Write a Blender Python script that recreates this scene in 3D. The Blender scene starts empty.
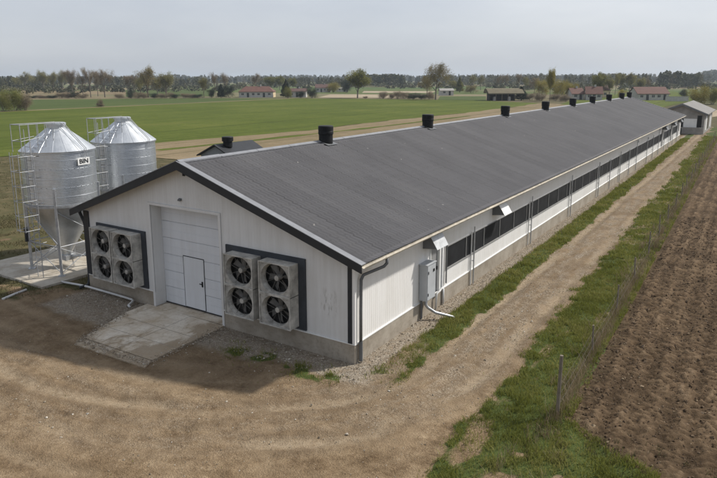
import bpy, math, random
import numpy as np
from mathutils import Vector, Matrix
PI = math.pi
rad = math.radians
SC = bpy.context.scene
COL = SC.collection
random.seed(7)
RNG = np.random.default_rng(11)

# ------------------------------------------------------------------ camera
PITCH, ROLL, YAW = rad(11.06), rad(-.201), rad(33.216)
CAM = np.array([9.5795, -14.79475, 8.44445])
FPX, PX, PY = 627.595, -7.211, -38.224
FW = np.array([-math.sin(YAW)*math.cos(PITCH), math.cos(YAW)*math.cos(PITCH), -math.sin(PITCH)])
_r = np.array([math.cos(YAW), math.sin(YAW), 0.0]); _u = np.cross(_r, FW)
RT = math.cos(ROLL)*_r + math.sin(ROLL)*_u
UP = -math.sin(ROLL)*_r + math.cos(ROLL)*_u
cam = bpy.data.cameras.new('camera')
cam.sensor_width = 36; cam.sensor_fit = 'HORIZONTAL'; cam.lens = FPX/717*36
cam.shift_x = -PX/717; cam.shift_y = PY/717
cam.clip_start = .1; cam.clip_end = 20000
co = bpy.data.objects.new('camera', cam); COL.objects.link(co); SC.camera = co
M = Matrix.Identity(4)
for i in range(3):
    M[i][0] = RT[i]; M[i][1] = UP[i]; M[i][2] = -FW[i]; M[i][3] = CAM[i]
co.matrix_world = M


def at(x, y, z=0.0):
    """ground point (and its distance along the view) seen at a point of the surveyed photograph"""
    v = FW + (x-358.5-PX)/FPX*RT - (y-239-PY)/FPX*UP
    t = (z-CAM[2])/v[2]
    p = CAM + v*t
    return p, t


# ------------------------------------------------------------------ numpy noise
def vnoise(x, y, seed=0):
    x = np.asarray(x, float); y = np.asarray(y, float)
    xi = np.floor(x).astype(np.int64); yi = np.floor(y).astype(np.int64)
    fx = x-xi; fy = y-yi
    fx = fx*fx*(3-2*fx); fy = fy*fy*(3-2*fy)

    def h(a, b):
        n = (a*374761393 + b*668265263 + seed*1442695041) & 0x7fffffff
        n = (n ^ (n >> 13))*1274126177 & 0x7fffffff
        n = (n ^ (n >> 16))
        return (n % 100003)/100003.0
    return (h(xi, yi)*(1-fx)+h(xi+1, yi)*fx)*(1-fy) + (h(xi, yi+1)*(1-fx)+h(xi+1, yi+1)*fx)*fy


def fbm(x, y, seed=0, oct=4):
    s = 0; a = .5; t = 0
    for i in range(oct):
        s = s + a*vnoise(np.asarray(x)*2**i, np.asarray(y)*2**i, seed+i*17); t += a; a *= .5
    return s/t


def sstep(a, b, x):
    t = np.clip((np.asarray(x, float)-a)/(b-a), 0, 1)
    return t*t*(3-2*t)


# ------------------------------------------------------------------ materials
def lin(c):
    return tuple(c)+((1,) if len(c) == 3 else ())


class NB:
    def __init__(s, name):
        s.m = bpy.data.materials.new(name); s.m.use_nodes = True
        s.nt = s.m.node_tree; s.N = s.nt.nodes; s.L = s.nt.links
        s.b = s.N['Principled BSDF']; s._geo = None

    def pos(s):
        if s._geo is None: s._geo = s.N.new('ShaderNodeNewGeometry')
        return s._geo.outputs['Position']

    def put(s, sock, v):
        if hasattr(v, 'is_linked') or isinstance(v, bpy.types.NodeSocket): s.L.new(v, sock)
        elif isinstance(v, (tuple, list)) and len(v) == 3 and sock.type == 'RGBA': sock.default_value = lin(v)
        else: sock.default_value = v

    def scaled(s, v, sc):
        n = s.N.new('ShaderNodeVectorMath'); n.operation = 'MULTIPLY'
        s.put(n.inputs[0], v); n.inputs[1].default_value = sc
        return n.outputs[0]

    def noise(s, scale, detail=4, rough=.55, vec=None, dist=0):
        n = s.N.new('ShaderNodeTexNoise'); s.put(n.inputs['Vector'], vec if vec is not None else s.pos())
        n.inputs['Scale'].default_value = scale; n.inputs['Detail'].default_value = detail
        n.inputs['Roughness'].default_value = rough; n.inputs['Distortion'].default_value = dist
        return n.outputs['Fac']

    def voro(s, scale, vec=None, out='Distance', feature='F1'):
        n = s.N.new('ShaderNodeTexVoronoi'); s.put(n.inputs['Vector'], vec if vec is not None else s.pos())
        n.feature = feature; n.inputs['Scale'].default_value = scale
        return n.outputs[out]

    def ramp(s, fac, stops):
        n = s.N.new('ShaderNodeValToRGB'); s.put(n.inputs[0], fac)
        e = n.color_ramp.elements
        while len(e) < len(stops): e.new(.5)
        for i, (p, c) in enumerate(stops):
            e[i].position = p; e[i].color = lin(c) if not isinstance(c, (int, float)) else (c, c, c, 1)
        return n.outputs[0]

    def mix(s, fac, a, b, mode='MIX'):
        n = s.N.new('ShaderNodeMix'); n.data_type = 'RGBA'; n.blend_type = mode
        s.put(n.inputs[0], fac); s.put(n.inputs[6], a); s.put(n.inputs[7], b)
        return n.outputs[2]

    def math(s, op, a, b=0.0, c=None):
        n = s.N.new('ShaderNodeMath'); n.operation = op
        s.put(n.inputs[0], a); s.put(n.inputs[1], b)
        if c is not None: s.put(n.inputs[2], c)
        return n.outputs[0]

    def attr(s, name, out='Fac'):
        n = s.N.new('ShaderNodeAttribute'); n.attribute_name = name
        return n.outputs[out]

    def sep(s, v=None):
        n = s.N.new('ShaderNodeSeparateXYZ'); s.put(n.inputs[0], v if v is not None else s.pos())
        return n.outputs

    def comb(s, x, y, z=0.0):
        n = s.N.new('ShaderNodeCombineXYZ')
        for i, v in enumerate((x, y, z)): s.put(n.inputs[i], v)
        return n.outputs[0]

    def bump(s, h, strength=.3, dist=.02):
        n = s.N.new('ShaderNodeBump'); n.inputs['Strength'].default_value = strength
        n.inputs['Distance'].default_value = dist; s.put(n.inputs['Height'], h)
        s.L.new(n.outputs[0], s.b.inputs['Normal'])

    def out(s, col, rough=.8, metal=0.0, spec=.5, trans=None):
        s.put(s.b.inputs['Base Color'], col); s.put(s.b.inputs['Roughness'], rough)
        s.put(s.b.inputs['Metallic'], metal); s.b.inputs['Specular IOR Level'].default_value = spec
        return s.m


def simple(name, c, rough=.6, metal=0.0, var=.12, scale=3.0, spec=.5, bump=0):
    n = NB(name)
    f = n.noise(scale, 5, .6)
    dark = tuple(x*(1-var) for x in c); lite = tuple(min(1, x*(1+var)) for x in c)
    col = n.ramp(f, [(.3, dark), (.7, lite)])
    if bump: n.bump(n.noise(scale*8, 3), bump, .01)
    return n.out(col, rough, metal, spec)


MAT = {}


def wall_mat(name, base, dirt, amount):
    n = NB(name); p = n.pos()
    x, y, z = n.sep()
    streak = n.noise(1, 4, .6, n.scaled(p, (5, 5, .35)))
    blot = n.noise(.55, 5, .65)
    low = n.math('MULTIPLY_ADD', z, -1.1, 1.55)          # splash dirt along the foot of the sheeting
    f = n.math('ADD', n.math('MULTIPLY', streak, .55), n.math('MULTIPLY', blot, .5))
    f = n.ramp(f, [(.42, 0.0), (.75, 1.0)])
    f2 = n.math('MULTIPLY', f, amount)
    lowc = n.math('MULTIPLY', n.math('MINIMUM', n.math('MAXIMUM', low, 0.0), 1.0), n.noise(6, 3))
    f2 = n.math('ADD', f2, n.math('MULTIPLY', lowc, .6*amount))
    col = n.mix(f2, base, dirt)
    if name == 'gable_sheeting':
        dx = n.math('DIVIDE', n.math('SUBTRACT', x, -.92), .42); dz = n.math('DIVIDE', n.math('SUBTRACT', z, 1.75), .55)
        rr = n.math('ADD', n.math('MULTIPLY', dx, dx), n.math('MULTIPLY', dz, dz))
        sc_ = n.math('MULTIPLY', n.ramp(rr, [(.1, 1.0), (1.0, 0.0)]), n.ramp(n.noise(1, 4, .7, n.scaled(p, (9, 9, 2.2))), [(.52, 0.0), (.64, .6)]))
        col = n.mix(sc_, col, (.20, .18, .16))
    return n.out(col, .45, 0, .4)


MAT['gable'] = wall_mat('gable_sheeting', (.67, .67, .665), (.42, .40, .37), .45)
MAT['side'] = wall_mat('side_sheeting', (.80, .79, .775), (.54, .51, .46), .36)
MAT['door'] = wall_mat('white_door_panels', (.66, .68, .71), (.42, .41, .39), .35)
MAT['white'] = simple('white_paint', (.74, .74, .72), .5, 0, .06, 2)
MAT['dark_trim'] = simple('anthracite_trim', (.026, .028, .032), .5, 0, .15, 3, .3)
MAT['grey_trim'] = simple('light_grey_flashing', (.21, .215, .23), .55, .1, .15, 3)
MAT['downpipe'] = simple('grey_downpipe', (.13, .135, .14), .5, .1, .15, 2)
MAT['panel'] = simple('dark_grey_panel', (.045, .05, .058), .6, 0, .25, 2, .25)
MAT['black'] = simple('black_plastic', (.010, .0105, .0115), .55, 0, .3, 4, .22)
MAT['steel'] = simple('galvanised_steel', (.36, .37, .385), .62, .35, .15, 4)
MAT['steel_dull'] = simple('dull_galvanised_steel', (.42, .43, .44), .5, .55, .2, 5)
MAT['grey_box'] = simple('grey_cabinet_paint', (.42, .44, .46), .45, 0, .08, 2)
MAT['fan_white'] = simple('dusty_fan_housing', (.42, .405, .37), .65, 0, .42, 3.5)
MAT['fan_in'] = simple('dusty_fan_cone', (.35, .335, .305), .7, 0, .45, 4.5)
MAT['fan_dark'] = simple('dark_fan_shutter', (.025, .024, .022), .6, 0, .4, 4)
MAT['blade'] = simple('fan_blade_steel', (.13, .125, .115), .6, .2, .3, 4)
MAT['pipe'] = simple('pale_pvc_pipe', (.56, .56, .55), .5, 0, .12, 3)
MAT['frame_grey'] = simple('grey_window_frame', (.24, .24, .235), .6, 0, .2, 2)
MAT['grey_door'] = simple('grey_steel_door', (.25, .25, .25), .5, 0, .1, 2)
MAT['gutter'] = simple('dirty_cream_gutter', (.40, .36, .29), .6, 0, .35, 3)
MAT['timber'] = simple('weathered_timber', (.18, .15, .115), .9, 0, .3, 8)
MAT['wire'] = simple('fence_wire', (.10, .09, .08), .8, .1, .1, 5)
MAT['glass_dark'] = simple('dark_window_glass', (.03, .035, .04), .15, 0, .2, 2)
MAT['letter'] = simple('black_lettering', (.02, .02, .022), .5)


def conc(name, c, dirt, bumps=.25):
    n = NB(name)
    f = n.noise(1.1, 6, .65); g = n.noise(9, 5, .7); v = n.noise(60, 3)
    col = n.mix(n.ramp(f, [(.38, 0.0), (.68, 1.0)]), c, dirt)
    col = n.mix(n.math('MULTIPLY', n.ramp(g, [(.5, 0.0), (.75, 1.0)]), .5), col, tuple(x*.6 for x in dirt))
    if name == 'concrete_slab':      # earth carried on to the slab by wheels
        x, y, z = n.sep()
        gr = n.math('ADD', n.math('MULTIPLY', n.math('MINIMUM', n.math('MAXIMUM', n.math('MULTIPLY_ADD', y, -.55, -1.1), 0.0), 1.0), .20), n.math('MULTIPLY', n.math('MINIMUM', n.math('MAXIMUM', n.math('MULTIPLY_ADD', x, .9, 5.9), 0.0), 1.0), .22))
        tr_ = n.noise(1.5, 6, .72, n.scaled(n.pos(), (1.3, .6, 1)), .5)
        m_ = n.ramp(n.math('ADD', tr_, gr), [(.54, 0.0), (.66, .75)])
        col = n.mix(m_, col, (.255, .19, .118))
    n.bump(n.math('ADD', n.math('MULTIPLY', g, .6), n.math('MULTIPLY', v, .4)), bumps, .01)
    return n.out(col, .9, 0, .25)


MAT['plinth'] = conc('concrete_plinth', (.36, .32, .265), (.24, .205, .16))
MAT['slab'] = conc('concrete_slab', (.66, .60, .51), (.46, .375, .27), .45)
MAT['pad'] = conc('concrete_pad', (.46, .425, .365), (.32, .275, .215))


def roof_mat():
    n = NB('dark_tile_effect_sheet'); x, y, z = n.sep()
    sheet = n.math('FLOOR', n.math('DIVIDE', y, 1.1))
    wn = n.N.new('ShaderNodeTexWhiteNoise'); wn.noise_dimensions = '1D'; n.put(wn.inputs['W'], sheet)
    f = n.noise(.35, 5, .6); g = n.noise(1, 4, .7, n.scaled(n.pos(), (.6, 6, .6)))
    tot = n.math('ADD', n.math('ADD', n.math('MULTIPLY', f, .5), n.math('MULTIPLY', g, .35)), n.math('MULTIPLY', wn.outputs['Value'], .10))
    col = n.ramp(tot, [(.32, (.054, .0535, .0595)), (.52, (.074, .0732, .080)), (.74, (.096, .0945, .101))])
    lap = n.math('LESS_THAN', n.math('FRACT', n.math('DIVIDE', y, 1.1)), .045)
    col = n.mix(n.math('MULTIPLY', lap, .4), col, (.022, .022, .024))
    for xs in (-3.05, -5.6, -.9):
        on = n.math('LESS_THAN', n.math('ABSOLUTE', n.math('SUBTRACT', x, xs)), .028)
        dt = n.math('LESS_THAN', n.math('FRACT', n.math('DIVIDE', y, .385)), .3)
        col = n.mix(n.math('MULTIPLY', n.math('MULTIPLY', on, dt), .55), col, (.02, .02, .022))
    run = n.ramp(n.noise(1, 5, .7, n.scaled(n.pos(), (.22, 2.6, .22))), [(.55, 0.0), (.72, .2)])
    col = n.mix(run, col, (.135, .13, .125))
    spot = n.ramp(n.voro(.9), [(.025, 1.0), (.05, 0.0)])
    col = n.mix(n.math('MULTIPLY', spot, .55), col, (.30, .29, .27))
    return n.out(col, .72, 0, .22)


MAT['roof'] = roof_mat()


def mesh_window():
    n = NB('black_inlet_mesh')
    p = n.scaled(n.pos(), (1, 45, 45))
    c = n.voro(1, p)
    col = n.ramp(n.noise(1.5, 4), [(.3, (.010, .0105, .012)), (.75, (.026, .027, .03))])
    n.bump(c, .3, .004)
    return n.out(col, .7, 0, .15)


MAT['mesh'] = mesh_window()


def silo_mat(name, rough):
    n = NB(name)
    x, y, z = n.sep()
    ring = n.noise(1, 2, .5, n.comb(0.0, 0.0, n.math('MULTIPLY', z, 1.2)))
    f = n.noise(1.0, 5, .65, n.scaled(n.pos(), (1.5, 1.5, .8)))
    sp = n.noise(9, 3, .6)
    col = n.ramp(n.math('ADD', n.math('MULTIPLY', f, .6), n.math('MULTIPLY', sp, .4)), [(.3, (.50, .525, .55)), (.7, (.68, .70, .72))])
    r = n.math('MULTIPLY_ADD', f, .22, rough-.1)
    return n.out(col, r, .92, .5)


MAT['silo'] = silo_mat('corrugated_galvanised_sheet', .34)
MAT['silo_cone'] = silo_mat('smooth_galvanised_sheet', .42)


def leaf_mat(name, c1, c2, c3, trans=.25):
    n = NB(name)
    f = n.attr('tint')
    g = n.noise(.45, 3)
    t = n.math('ADD', n.math('MULTIPLY', f, .6), n.math('MULTIPLY', g, .4))
    col = n.ramp(t, [(.2, c1), (.5, c2), (.8, c3)])
    n.out(col, .75, 0, .25)
    if trans:
        tr = n.N.new('ShaderNodeBsdfTranslucent'); n.put(tr.inputs[0], col)
        mx = n.N.new('ShaderNodeMixShader'); mx.inputs[0].default_value = trans
        n.L.new(n.b.outputs[0], mx.inputs[1]); n.L.new(tr.outputs[0], mx.inputs[2])
        n.L.new(mx.outputs[0], n.N['Material Output'].inputs[0])
    return n.m


MAT['grass'] = leaf_mat('green_grass', (.098, .108, .022), (.175, .188, .038), (.30, .275, .095), .4)
MAT['drygrass'] = leaf_mat('dry_grass', (.15, .11, .068), (.225, .17, .105), (.34, .27, .17), .2)
MAT['weeds'] = leaf_mat('weeds', (.065, .062, .026), (.10, .092, .040), (.17, .135, .075), .2)
MAT['bark'] = simple('grey_bark', (.12, .10, .08), .9, 0, .3, 3)
MAT['twig'] = leaf_mat('bare_twigs', (.17, .13, .09), (.225, .178, .12), (.25, .215, .12), .2)
MAT['bud'] = leaf_mat('budding_twigs', (.15, .13, .055), (.215, .20, .075), (.28, .26, .105), .4)
MAT['willow'] = leaf_mat('yellow_green_leaves', (.17, .15, .03), (.26, .22, .045), (.38, .31, .065), .35)
MAT['dark_leaf'] = leaf_mat('dark_evergreen_leaves', (.016, .025, .014), (.026, .038, .020), (.045, .055, .028), .1)
MAT['olive'] = leaf_mat('olive_leaves', (.11, .115, .030), (.18, .18, .048), (.26, .245, .08), .4)
MAT['ochre'] = leaf_mat('ochre_buds', (.15, .12, .05), (.21, .17, .072), (.265, .22, .095), .3)
MAT['forest'] = leaf_mat('far_forest_leaves', (.045, .056, .032), (.075, .084, .045), (.12, .108, .066), .2)


def tile_roof(name, c):
    n = NB(name)
    p = n.scaled(n.pos(), (3, 3, 3))
    f = n.noise(.8, 4); g = n.noise(6, 3)
    col = n.ramp(n.math('ADD', n.math('MULTIPLY', f, .6), n.math('MULTIPLY', g, .4)), [(.3, tuple(x*.72 for x in c)), (.7, tuple(x*1.2 for x in c))])
    return n.out(col, .8, 0, .3)


MAT['red_roof'] = tile_roof('red_clay_tiles', (.125, .062, .048))
MAT['brown_roof'] = tile_roof('brown_clay_tiles', (.105, .06, .05))
MAT['pink_roof'] = tile_roof('faded_pink_sheet', (.185, .175, .165))
MAT['thatch'] = tile_roof('grassy_straw_roof', (.135, .115, .07))
MAT['plaster'] = simple('white_plaster', (.42, .41, .385), .8, 0, .12, 1)
MAT['cream'] = simple('cream_plaster', (.52, .42, .27), .8, 0, .12, 1)
MAT['grey_wall'] = simple('grey_board_wall', (.27, .255, .235), .8, 0, .2, 1.5)
MAT['shed_grey'] = simple('blue_grey_sheet', (.20, .215, .225), .6, 0, .12, 1.5)
MAT['dark_int'] = simple('dark_opening', (.015, .014, .013), .9, 0, .3, 2)


# ------------------------------------------------------------------ mesh building
class MB:
    def __init__(s):
        s.v = []; s.f = []

    def add(s, vs, fs):
        o = len(s.v); s.v.extend(vs); s.f.extend([tuple(i+o for i in f) for f in fs]); return s

    def box(s, x0, x1, y0, y1, z0, z1):
        vs = [(x, y, z) for z in (z0, z1) for y in (y0, y1) for x in (x0, x1)]
        return s.add(vs, [(0, 2, 3, 1), (4, 5, 7, 6), (0, 1, 5, 4), (2, 6, 7, 3), (0, 4, 6, 2), (1, 3, 7, 5)])

    def obox(s, c, ax, ay, az):
        """box from centre and three half-axis vectors"""
        c, ax, ay, az = map(np.array, (c, ax, ay, az))
        vs = [tuple(c + i*ax + j*ay + k*az) for k in (-1, 1) for j in (-1, 1) for i in (-1, 1)]
        return s.add(vs, [(0, 2, 3, 1), (4, 5, 7, 6), (0, 1, 5, 4), (2, 6, 7, 3), (0, 4, 6, 2), (1, 3, 7, 5)])

    def prism(s, poly, axis, a, b):
        """closed polygon in the other two axes, pushed along axis from a to b"""
        n = len(poly)

        def mk(p, t):
            if axis == 'x': return (t, p[0], p[1])
            if axis == 'y': return (p[0], t, p[1])
            return (p[0], p[1], t)
        vs = [mk(p, a) for p in poly] + [mk(p, b) for p in poly]
        fs = [tuple(range(n)), tuple(range(2*n-1, n-1, -1))] + [(i, i+n, (i+1) % n+n, (i+1) % n) for i in range(n)]
        return s.add(vs, fs)

    def tube(s, pts, r, n=8, r1=None, caps=True):
        pts = [Vector(p) for p in pts]; vs = []; fs = []
        m = len(pts)
        ref = None
        for i, p in enumerate(pts):
            if i == 0: d = pts[1]-pts[0]
            elif i == m-1: d = pts[-1]-pts[-2]
            else: d = (pts[i+1]-pts[i]).normalized()+(pts[i]-pts[i-1]).normalized()
            d.normalize()
            if ref is None: ref = Vector((0, 0, 1)) if abs(d.z) < .9 else Vector((1, 0, 0))
            a = d.cross(ref)
            if a.length < 1e-4: a = d.cross(Vector((0, 1, 0)))
            a.normalize(); b = d.cross(a); ref = -a.cross(d) if False else ref
            rr = r if r1 is None else r+(r1-r)*i/(m-1)
            for k in range(n):
                t = 2*PI*k/n
                vs.append(tuple(p + (a*math.cos(t)+b*math.sin(t))*rr))
        for i in range(m-1):
            for k in range(n):
                fs.append((i*n+k, i*n+(k+1) % n, (i+1)*n+(k+1) % n, (i+1)*n+k))
        if caps:
            fs.append(tuple(range(n-1, -1, -1))); fs.append(tuple((m-1)*n+k for k in range(n)))
        return s.add(vs, fs)

    def lathe(s, prof, c, n=32, cap=True):
        vs = []; fs = []
        for r, z in prof:
            for k in range(n):
                t = 2*PI*k/n
                vs.append((c[0]+r*math.cos(t), c[1]+r*math.sin(t), c[2]+z))
        m = len(prof)
        for i in range(m-1):
            for k in range(n):
                fs.append((i*n+k, i*n+(k+1) % n, (i+1)*n+(k+1) % n, (i+1)*n+k))
        if cap:
            fs.append(tuple(range(n-1, -1, -1))); fs.append(tuple((m-1)*n+k for k in range(n)))
        return s.add(vs, fs)

    def build(s, name, m, parent=None, loc=None, smooth=False, label=None):
        """verts are world coordinates; loc (or the parent chain) is taken off so children stay local"""
        off = np.zeros(3)
        p = parent
        while p is not None:
            off += np.array(p.location); p = p.parent
        if loc is not None: off += np.array(loc)
        me = bpy.data.meshes.new(name)
        va = (np.array(s.v, float)-off)
        me.from_pydata(va.tolist(), [], s.f); me.update()
        if smooth: me.polygons.foreach_set('use_smooth', [True]*len(me.polygons))
        return link(name, me, m, parent, loc, label)


def link(name, me, m, parent=None, loc=None, label=None):
    o = bpy.data.objects.new(name, me); COL.objects.link(o)
    if m is not None:
        me.materials.clear(); me.materials.append(m if not isinstance(m, str) else MAT[m])
    if parent is not None: o.parent = parent
    if loc is not None: o.location = loc
    if label: o['label'] = label
    return o


def tag(o, label=None, cat=None, group=None, kind=None):
    if label: o['label'] = label
    if cat: o['category'] = cat
    if group: o['group'] = group
    if kind: o['kind'] = kind
    return o


def thing(name, label, cat, loc=(0, 0, 0), rz=0, group=None):
    o = bpy.data.objects.new(name, None); COL.objects.link(o)
    o.location = loc; o.rotation_euler = (0, 0, rz); o.empty_display_size = .2
    return tag(o, label, cat, group)


def fast_mesh(name, verts, faces_n, nside, attrs=None, smooth=False):
    """verts (N,3) in face order, every face with nside own verts"""
    me = bpy.data.meshes.new(name)
    n = len(verts); nf = n//nside
    me.vertices.add(n); me.vertices.foreach_set('co', np.asarray(verts, np.float32).ravel())
    me.loops.add(n); me.loops.foreach_set('vertex_index', np.arange(n, dtype=np.int32))
    me.polygons.add(nf); me.polygons.foreach_set('loop_start', np.arange(0, n, nside, dtype=np.int32))
    try: me.polygons.foreach_set('loop_total', np.full(nf, nside, np.int32))
    except Exception: pass
    if smooth: me.polygons.foreach_set('use_smooth', np.ones(nf, bool))
    me.update(calc_edges=True)
    for k, a in (attrs or {}).items():
        at_ = me.attributes.new(k, 'FLOAT', 'FACE'); at_.data.foreach_set('value', np.asarray(a, np.float32))
    return me


def grid_mesh(name, X, Y, Z, attrs=None, smooth=True):
    h, w = X.shape
    me = bpy.data.meshes.new(name)
    V = np.stack([X, Y, Z], -1).reshape(-1, 3).astype(np.float32)
    idx = np.arange(h*w).reshape(h, w)
    F = np.stack([idx[:-1, :-1], idx[:-1, 1:], idx[1:, 1:], idx[1:, :-1]], -1).reshape(-1, 4)
    me.vertices.add(len(V)); me.vertices.foreach_set('co', V.ravel())
    me.loops.add(F.size); me.loops.foreach_set('vertex_index', F.ravel().astype(np.int32))
    me.polygons.add(len(F)); me.polygons.foreach_set('loop_start', np.arange(0, F.size, 4, dtype=np.int32))
    try: me.polygons.foreach_set('loop_total', np.full(len(F), 4, np.int32))
    except Exception: pass
    if smooth: me.polygons.foreach_set('use_smooth', np.ones(len(F), bool))
    me.update(calc_edges=True)
    for k, a in (attrs or {}).items():
        t = me.attributes.new(k, 'FLOAT', 'POINT'); t.data.foreach_set('value', np.asarray(a, np.float32).ravel())
    return me


# ------------------------------------------------------------------ site layout
def xl_strip(y): return .78-.006*np.asarray(y)
def xl_road(y): return 1.72-.007*np.asarray(y)
def xr_road(y): return 4.08-.018*np.asarray(y)
def x_fence(y): return 5.95-.021*np.asarray(y)


L0, L1 = 0.0, 83.1          # barn runs along +Y
XA, ZR = -6.92, 5.68        # ridge
W = 13.0
SUN = Vector((.6, .84, 1.0)).normalized()


def y_head(x):
    """front edge of the ploughed field, running obliquely from the fence"""
    x = np.asarray(x, float)
    return .15-.5*(x-6)+(fbm(x*1.3, x*0+3, 17)-.5)*.5


def masks(x, y):
    x = np.asarray(x, float); y = np.asarray(y, float)
    wob = (fbm(x*.9, y*.9, 3)-.5)*.9
    wob2 = (fbm(x*2.6, y*2.6, 9)-.5)*.5
    w = wob+wob2
    # grass strip between barn and road
    g = sstep(-.18, .12, x-xl_strip(y)+w*.35)*(1-sstep(-.15, .15, x-xl_road(y)+w*.5))*sstep(-1.2, .8, y+w*1.2)
    thin = 1-.75*(1-sstep(-.5, 7, y))*sstep(.42, .55, fbm(x*1.7, y*1.7, 31))
    g = g*thin
    # verge right of the road, widening over the corner of the yard
    edge = xr_road(np.maximum(y, -1.5)) + np.where(y < -1.5, (-1.5-y)*.10, 0) + w*1.0
    v = sstep(-.05, .35, x-edge)
    patch = sstep(.26, .42, .55*fbm(x*.8, y*.8, 77)+.45*fbm(x*2.1, y*2.1, 78)+.10*sstep(-4, 0.5, y))*(1-.45*sstep(.56, .66, fbm(x*1.3, y*1.3, 79)))
    v = v*np.where(y < 3.0, np.maximum(patch, sstep(-1.0, 3, y)*.9), 1)*(1-.6*sstep(.54, .64, fbm(x*1.1, y*.5, 80)))
    g = np.maximum(g, v)
    # tufts in front of the gable
    t = np.exp(-((y+1.25+.5*(vnoise(x*.9, x*0, 44)-.5))/.40)**2)*sstep(-4.6, -3.6, x)*(1-sstep(-.2, .5, x))*sstep(.33, .62, fbm(x*1.9, y*1.9, 41))
    g = np.maximum(g, t)
    # rough weedy ground round and behind the silos
    far = sstep(-13.2, -15.0, x+w*1.0)*sstep(-3.3, -2.0, y+w+.10*(x+15)*0) 
    far = np.maximum(far, sstep(-12.9, -13.3, x)*sstep(-1.0, 0, y))
    far = np.maximum(far, sstep(-24, -34, x+w*3)*sstep(-14, -4, y))
    barnside = far*sstep(.25, .5, fbm(x*.5, y*.5, 55)+.12)
    # gravel skirt
    gr = np.maximum(sstep(.05, -.15, x-xl_strip(y)+w*.4)*sstep(-.3, 0, x)*sstep(-1.3, -.7, y),
                    sstep(-.4, .1, y+w*.6+np.where(x < -9, 2.1, np.where(x < -2.5, 1.5, 1.0)))*sstep(-13.2, -12.6, x)*(1-sstep(.5, 1.2, x+w*.4))*(1-sstep(.0, .6, y)))
    return np.clip(g, 0, 1), np.clip(barnside, 0, 1), np.clip(gr, 0, 1)


def track_coords(x, y):
    cx, cy, R = -5.6, 2.0, 8.3
    rr = np.hypot(x-cx, y-cy)-R
    t = np.where(y > cy, x-(cx+R), np.where(x < cx, -(y-(cy-R)), rr))
    ang = np.arctan2(y-cy, x-cx)
    s = np.where(y > cy, y-cy, np.where(x < cx, -R*PI/2+(x-cx), ang*R))
    return t, s


def grow_axis(segs):
    out = [segs[0][0]]
    for a, b, d0, d1 in segs:
        x = a
        n = 0
        while x < b-1e-6:
            t = (x-a)/(b-a); d = d0*(d1/d0)**t
            x = min(b, x+d); out.append(x)
    return np.array(out)


# ------------------------------------------------------------------ ground
def dirt_height(x, y):
    t, s = track_coords(x, y)
    g, wd, gr = masks(x, y)
    h = (fbm(x*.5, y*.5, 5)-.5)*.07
    rut = sum(np.exp(-((t-a+ (vnoise(s*.15, s*0+3, k)-.5)*.5)/.20)**2) for k, a in enumerate((-.75, .72, 1.9, -2.1)))
    yard = (1-np.maximum(g, wd))
    h = h - .035*rut*yard*(.4+.9*vnoise(s*.6, t*.3, 8)) + (fbm(x*3.2, y*3.2, 12)-.5)*.045*yard
    h = h + (fbm(x*7, y*7, 13, 2)-.5)*.035
    h = h + .05*g*(fbm(x*2.2, y*2.2, 19))
    # keep the ground under floors and foundations flat
    near = np.maximum(sstep(.5, -.1, x)*sstep(-.7, -.1, y), sstep(-9.9, -9.3, x)*sstep(-4.6, -5.0, x)*sstep(-4.3, -3.7, y))
    return h*(1-near) - .02 - .018*near


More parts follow.
